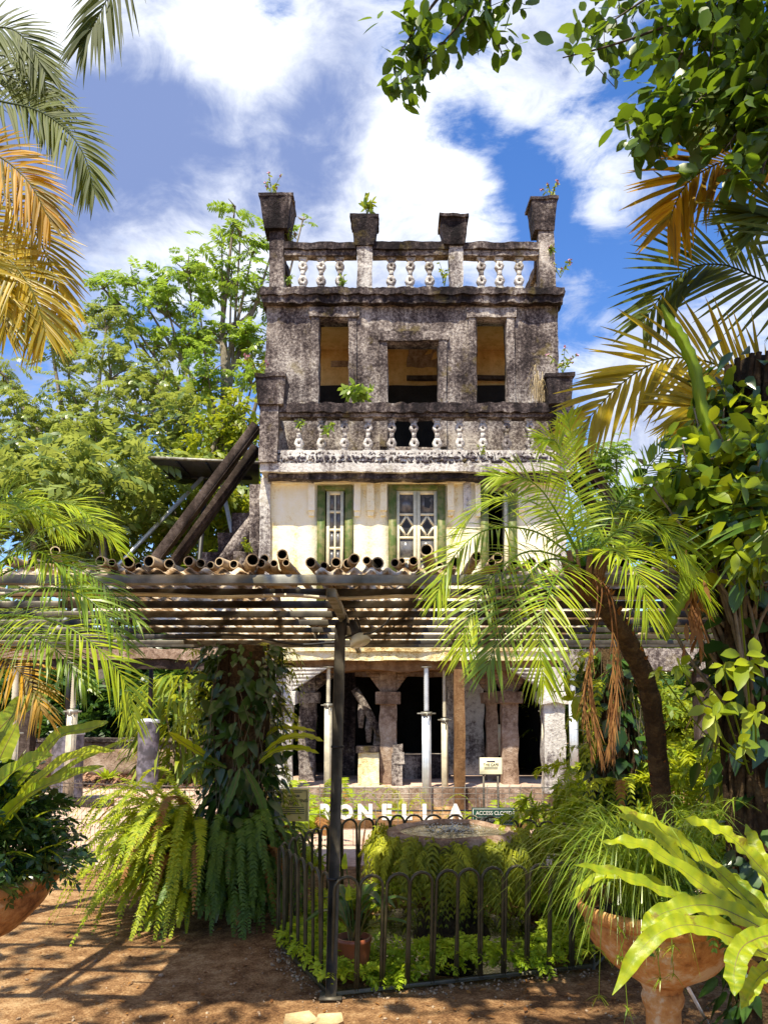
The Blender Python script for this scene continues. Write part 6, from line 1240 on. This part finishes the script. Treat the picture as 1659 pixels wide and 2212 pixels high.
# ---- canopy branch, upper right, from a tree behind the camera's right shoulder
bt = np.array([2.9, 1.2, 0.]); t = thing('canopy_tree', 'rounded leaf tree whose branches overhang the upper right corner', 'tree', bt)
part('trunk', MB().tube(curve([bt-[0, 0, .1], bt+[-.1, .2, 3], bt+[-.3, .5, 6.2]], 14), np.linspace(.22, .12, 14), 10), 'bark', t, True)
tw = [([(1760, -180), (1640, -30), (1480, 40), (1330, 95), (1215, 125)], 3.8, 80), ([(1700, -150), (1560, -40), (1470, 120), (1420, 230), (1375, 325)], 3.7, 110), ([(1760, 0), (1640, 90), (1540, 190), (1450, 265), (1400, 310)], 3.6, 110), ([(1760, -250), (1500, -80), (1390, 0), (1300, 60)], 3.9, 60), ([(1800, 50), (1700, 160), (1620, 250), (1560, 330)], 3.5, 110), ([(1820, -100), (1720, 20), (1640, 120), (1600, 230)], 3.5, 130), ([(1200, -300), (1080, -120), (1020, 10), (950, 100), (870, 175)], 4.0, 105), ([(1150, -250), (1070, -60), (1060, 40), (1085, 120)], 4.1, 55), ([(1080, -150), (960, -20), (900, 60), (860, 120)], 4.0, 45), ([(1800, 200), (1720, 260), (1660, 330), (1640, 400)], 3.4, 60), ([(1740, -120), (1600, -60), (1540, 30), (1500, 100)], 3.7, 90), ([(1850, -50), (1720, 60), (1660, 200), (1640, 300)], 3.6, 120), ([(1780, -60), (1640, 20), (1580, 130), (1530, 230)], 3.9, 110)]
mb = MB()
for pts, Y, n_ in tw:
    n_ = int(n_*.58)
    s_ = bt+[-.3, .5, 6.2]; c2 = curve([P(x, y, Y) for x, y in pts], 16); root = curve([bt+[-.25, .45, R.uniform(4.6, 6)], (c2[0]+bt+[0, 0, 6.2])/2, c2[0]], 10)
    part('branch', MB().tube(np.vstack([root[:-1], c2]), np.concatenate([np.linspace(.035, .014, 9), np.linspace(.013, .003, 16)]), 6, False), 'twig', t, True)
    tq = R.uniform(.15, 1, n_)**.8; B = interp(c2, tq)+R.normal(0, .085, (n_, 3)); k3 = 3; B = np.repeat(B, k3, 0)+R.normal(0, .018, (n_*k3, 3)); m_ = len(B)
    L = R.uniform(.065, .118, m_); leaves(mb, B, R.normal(size=(m_, 3))+[0, 0, -.1], R.normal(size=(m_, 3))+[0, -.4, 1.0], L, L*.60, .12, 'round', R.uniform(0, 1, m_), .12)
    mbt = MB()
    for k in range(n_//4): b0 = interp(c2, np.array([tq[k]*.97]))[0]; mbt.tube([b0, (b0+B[k*3])/2+[0, 0, .01], B[k*3]], .0022, 3, False)
    part('twig', mbt, 'twig', t, False, 'stuff')
part('leaf_mass', mb, 'canopy', t, False, 'stuff')
mb = MB(); N = 1500; q = np.stack([R.normal(-.9, 2.0, N), R.uniform(.1, 2.7, N), R.uniform(5.9, 7.2, N)], 1); q = q+sn(q, .5, 1.5, 9)  # leaf crown out of view, added to dapple shade on the foreground
keep = (q[:, 1] < 1.02*(q[:, 2]-1.6)-.75) & (np.sin(q[:, 0]*2.3+q[:, 1]*1.7)+np.sin(q[:, 1]*3.1-q[:, 0]*1.1) > -1.0); q = q[keep]; N = len(q)
leaves(mb, q, R.normal(size=(N, 3)), R.normal(size=(N, 3))+[0, 0, 1.2], R.uniform(.13, .24, N), R.uniform(.09, .15, N), .12, 'round', R.uniform(0, 1, N)); part('unseen_shade_crown', mb, 'canopy', t, False, 'stuff')
mb = MB()
for k in range(12): e = q[R.integers(0, N)]; s_ = bt+[-.3, .5, 6.2]; mb.tube(curve([s_, (s_+e)/2+[0, 0, .3], e], 10), np.linspace(.06, .012, 10), 5, False)
part('limb', mb, 'bark', t, True, 'stuff')
# ---- vine covered tree at the right edge
rt = np.array([P(1655, 2100, 3.6)[0], 3.6, 0.]); t = thing('vine_tree', 'dark tree smothered in broad leaved climbers at the right edge', 'tree', rt)
tk = curve([rt-[0, 0, .1], rt+[.0, 0, 1.0], rt+[-.02, 0, 2.0], rt+[.1, .05, 3.2]], 24)
part('trunk', MB().tube(tk, np.linspace(.15, .09, 24)*(1+.1*np.sin(np.arange(24)*1.9)), 12), 'bark', t, True)
mb = MB()
for k in range(14):
    a = R.uniform(0, 6.28); an = a+np.linspace(0, R.normal(0, 2), 24); mb.tube(tk+np.stack([np.cos(an)*.13, np.sin(an)*.13, 0*an], 1), R.uniform(.008, .02), 5, False)
part('climbing_stem', mb, 'bark', t, True, 'stuff')
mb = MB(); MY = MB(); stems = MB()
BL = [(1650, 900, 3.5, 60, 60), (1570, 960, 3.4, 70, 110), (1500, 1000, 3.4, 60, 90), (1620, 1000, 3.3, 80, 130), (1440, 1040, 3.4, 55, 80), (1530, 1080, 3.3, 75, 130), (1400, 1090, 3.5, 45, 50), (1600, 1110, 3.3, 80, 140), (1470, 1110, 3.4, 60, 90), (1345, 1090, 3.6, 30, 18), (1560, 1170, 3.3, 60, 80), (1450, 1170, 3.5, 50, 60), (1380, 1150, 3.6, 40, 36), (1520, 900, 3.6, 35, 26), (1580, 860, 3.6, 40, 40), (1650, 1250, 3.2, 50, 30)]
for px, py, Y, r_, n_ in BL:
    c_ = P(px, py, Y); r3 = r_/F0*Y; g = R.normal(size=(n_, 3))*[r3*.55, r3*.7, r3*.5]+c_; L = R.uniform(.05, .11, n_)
    d = R.normal(size=(n_, 3))+[-.25, -.35, -.15]; br = R.uniform(0, 1, n_) < (.75 if px < 1590 else .55)  # sun and shade put into two leaf colours, mixed at random
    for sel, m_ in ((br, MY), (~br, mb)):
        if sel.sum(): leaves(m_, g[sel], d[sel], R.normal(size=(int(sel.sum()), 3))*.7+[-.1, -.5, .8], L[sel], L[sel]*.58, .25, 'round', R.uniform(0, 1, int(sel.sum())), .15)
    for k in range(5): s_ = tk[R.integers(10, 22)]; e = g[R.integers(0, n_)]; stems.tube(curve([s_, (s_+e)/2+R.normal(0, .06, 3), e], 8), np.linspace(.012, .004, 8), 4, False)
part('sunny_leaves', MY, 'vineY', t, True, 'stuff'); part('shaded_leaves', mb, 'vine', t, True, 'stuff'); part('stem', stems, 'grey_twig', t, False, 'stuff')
mb = MB(); N = 700; k = R.integers(0, 24, N); a = R.uniform(0, 6.28, N); o = np.stack([np.cos(a), np.sin(a), 0*a], 1); L = R.uniform(.06, .13, N)
leaves(mb, tk[k]+o*R.uniform(.13, .24, N)[:, None]+R.normal(0, .03, (N, 3)), o*.5+R.normal(0, .4, (N, 3))-[0, 0, .5], o+[0, 0, .4], L, L*.6, .2, 'heart', R.uniform(0, 1, N), .15); part('trunk_leaves', mb, 'vine', t, True, 'stuff')
# bright climber sprays hanging forward of the trunk
t = thing('climber_spray', 'bright yellow green climber shoots hanging left of the dark right trunk', 'climber', P(1600, 1440, 3.2))
for k, (px, py, n_, r_) in enumerate(((1610, 1430, 9, 42), (1560, 1440, 6, 26), (1560, 1520, 7, 30), (1535, 1540, 7, 34), (1470, 1440, 6, 24), (1420, 1450, 4, 16), (1240, 1510, 6, 26), (1225, 1470, 5, 18), (1590, 1190, 7, 30), (1500, 1490, 5, 14), (1600, 1610, 5, 30), (1630, 1540, 6, 30))):
    c_ = P(px, py, 3.15 if px > 1300 else 5.5); r3 = r_/F0*(3.15 if px > 1300 else 5.5); a = np.arange(n_)*6.28/n_+R.normal(0, .3, n_); mb = MB(); L = R.uniform(.8, 1.3, n_)*r3*1.25
    leaves(mb, np.repeat(c_[None], n_, 0)+R.normal(0, r3*.15, (n_, 3)), np.stack([np.cos(a), R.normal(-.3, .3, n_), np.sin(a)*.8-.15], 1), np.stack([R.normal(0, .3, n_), -np.ones(n_), R.normal(.6, .3, n_)], 1), L, L*.5, .25, 'leaf', R.uniform(.3, 1, n_), .2)
    e = tk[10] if px > 1300 else V2+[0, -.1, 1.9]; mb.tube(curve([e, (e+c_)/2+[0, 0, -.08], c_], 10), .004, 4, False, .2); part('shoot', mb, 'vineY', t, True)
# dragon-fruit cactus stems
t = thing('climbing_cactus', 'three sided green cactus stem rising above the right climbers', 'cactus', P(1515, 880, 3.3))
def cactus(pts, Y, r_):
    c2 = curve([P(x, y, Y) for x, y in pts], 26); a = np.arange(3)*2.094; T = nrm(np.gradient(c2, axis=0)); u = nrm(np.cross(T, [0, 1.0, 0])); v = np.cross(T, u); V = []
    for k in range(26):
        rr = r_*(1+.14*math.sin(k*2.2))*min(1, .25+k*.12); V += [c2[k]+rr*(math.cos(q)*u[k]+math.sin(q)*v[k])*(1 if j % 2 == 0 else .32) for j, q in enumerate(np.arange(6)*1.047)]
    V = np.array(V); i_ = np.arange(25)[:, None]*6; j = np.arange(6)[None, :]; e = (j+1) % 6; return MB().add(V, np.stack([(i_+j).ravel(), (i_+e).ravel(), (i_+6+e).ravel(), (i_+6+j).ravel()], 1), tint=.5)
part('stem', cactus([(1428, 658), (1450, 700), (1475, 740), (1500, 800), (1515, 880), (1540, 960)], 3.3, .030), 'fern', t); part('stem', cactus([(1438, 1385), (1452, 1330), (1478, 1280), (1490, 1200)], 3.2, .032), 'fern', t)
t = thing('withered_leaf', 'brown withered leaves hanging below the right climbers', 'dry leaf', P(1505, 1300, 3.2))
mb = MB(); n_ = 26; q = np.array([P(R.normal(1505, 12), R.uniform(1250, 1400), 3.2) for _ in range(n_)]); leaves(mb, q, R.normal(size=(n_, 3))*.25+[0, 0, -1.], R.normal(size=(n_, 3)), R.uniform(.05, .12, n_), .022, .1, 'leaf', R.uniform(0, .6, n_), .3); mb.tube(curve([P(1480, 1190, 3.2), P(1500, 1300, 3.2), P(1530, 1390, 3.2)], 8), .005, 4, False); part('leaf_bunch', mb, 'dry', t)
# white stick and low leaves at the lower right
solo('white_stick', 'thin white stick leaning on the ground behind the right bowl stem', 'stick', MB().tube([G(1530, 2215), G(1530, 2215)*.0+P(1486, 2135, 2.9)], .007, 7), 'white', True)
# ---- small weeds on the house
def weed(label, c_, n_, h, mat, flower=False, spread=.5, cat='weed', leafL=.10, name='wall_weed'):
    t = thing(name, label, cat, c_); mb = MB(); fl = MB()
    for k in range(n_):
        a = R.uniform(0, 6.28); hh = h*R.uniform(.5, 1); e = np.asarray(c_)+[math.cos(a)*spread*hh, math.sin(a)*spread*hh, hh]; c2 = curve([c_, (np.asarray(c_)+e)/2+[0, 0, hh*.15], e], 7); mb.tube(c2, .006, 3, False, .3)
        m_ = 8; q = interp(c2, R.uniform(.3, 1, m_)); leaves(mb, q, R.normal(size=(m_, 3))+[0, 0, .3], R.normal(size=(m_, 3)), R.uniform(.5, 1.2, m_)*leafL, leafL*.35, .2, 'leaf', R.uniform(0, 1, m_))
        if flower: leaves(fl, np.repeat(e[None], 6, 0), R.normal(size=(6, 3)), R.normal(size=(6, 3)), .05, .04, 0, 'round')
    part('stems', mb, mat, t, False, 'stuff')
    if flower: part('flowers', fl, 'flower', t, False, 'stuff')
def HP(px, py, Y): return P(px, py, Y)
weed('flowering weeds on the leftmost roof planter', HP(588, 424, yp), 7, .42, 'treeV', True); weed('tuft of blades on the second roof planter', HP(793, 468, yp), 6, .45, 'treeV', False, .3, leafL=.2); weed('flowering weeds on the rightmost roof planter', HP(1190, 430, yp), 6, .28, 'treeV', True, .9)
weed('weed below the leftmost roof planter', HP(628, 530, yp), 5, .4, 'treeV', True); weed('pink flowered weed on the right roof pier', HP(1192, 545, yp-.2), 4, .2, 'treeB', True); weed('weed at the foot of the left roof balusters', HP(622, 618, yp-.1), 5, .28, 'treeB'); weed('weed between the first roof balusters', HP(742, 620, yp-.1), 5, .28, 'treeB'); weed('thin stems beside the third roof pier', HP(960, 620, yp-.1), 5, .55, 'treeV', False, .3)
weed('wiry weeds at the right end of the cornice', HP(1210, 600, yp-.1), 6, .5, 'treeV', True, .7); weed('bright rosette on the balcony rail', HP(775, 870, YB+.2), 12, .30, 'treeB', False, 1.1, leafL=.22); weed('green weed on the fourth balcony baluster', HP(708, 945, YB+.02), 4, .3, 'treeB', False, .3, leafL=.14); weed('small weed on the first balcony baluster', HP(650, 930, YB+.02), 3, .18, 'treeB'); weed('weed on the left balcony planter', HP(558, 806, YB), 6, .3, 'treeV', True, .9)
weed('weeds on the right balcony planter', HP(1215, 806, YB), 7, .4, 'treeV', True, .8); weed('flowering weed outside the right balcony pier', HP(1258, 975, YB+.2), 5, .4, 'treeV', True, .8); weed('tiny weed in the stone course', HP(1040, 985, YB-.02), 5, .22, 'treeV', leafL=.06); weed('weeds on the stair parapet', HP(540, 1195, ST-.5), 6, .3, 'treeV', False, .7)
grass_clump('dry_grass', 'dry straw coloured grass at the right end of the balcony rail', HP(1165, 868, YB+.1), 60, (.4, 1.1), .014, 'straw', .25)
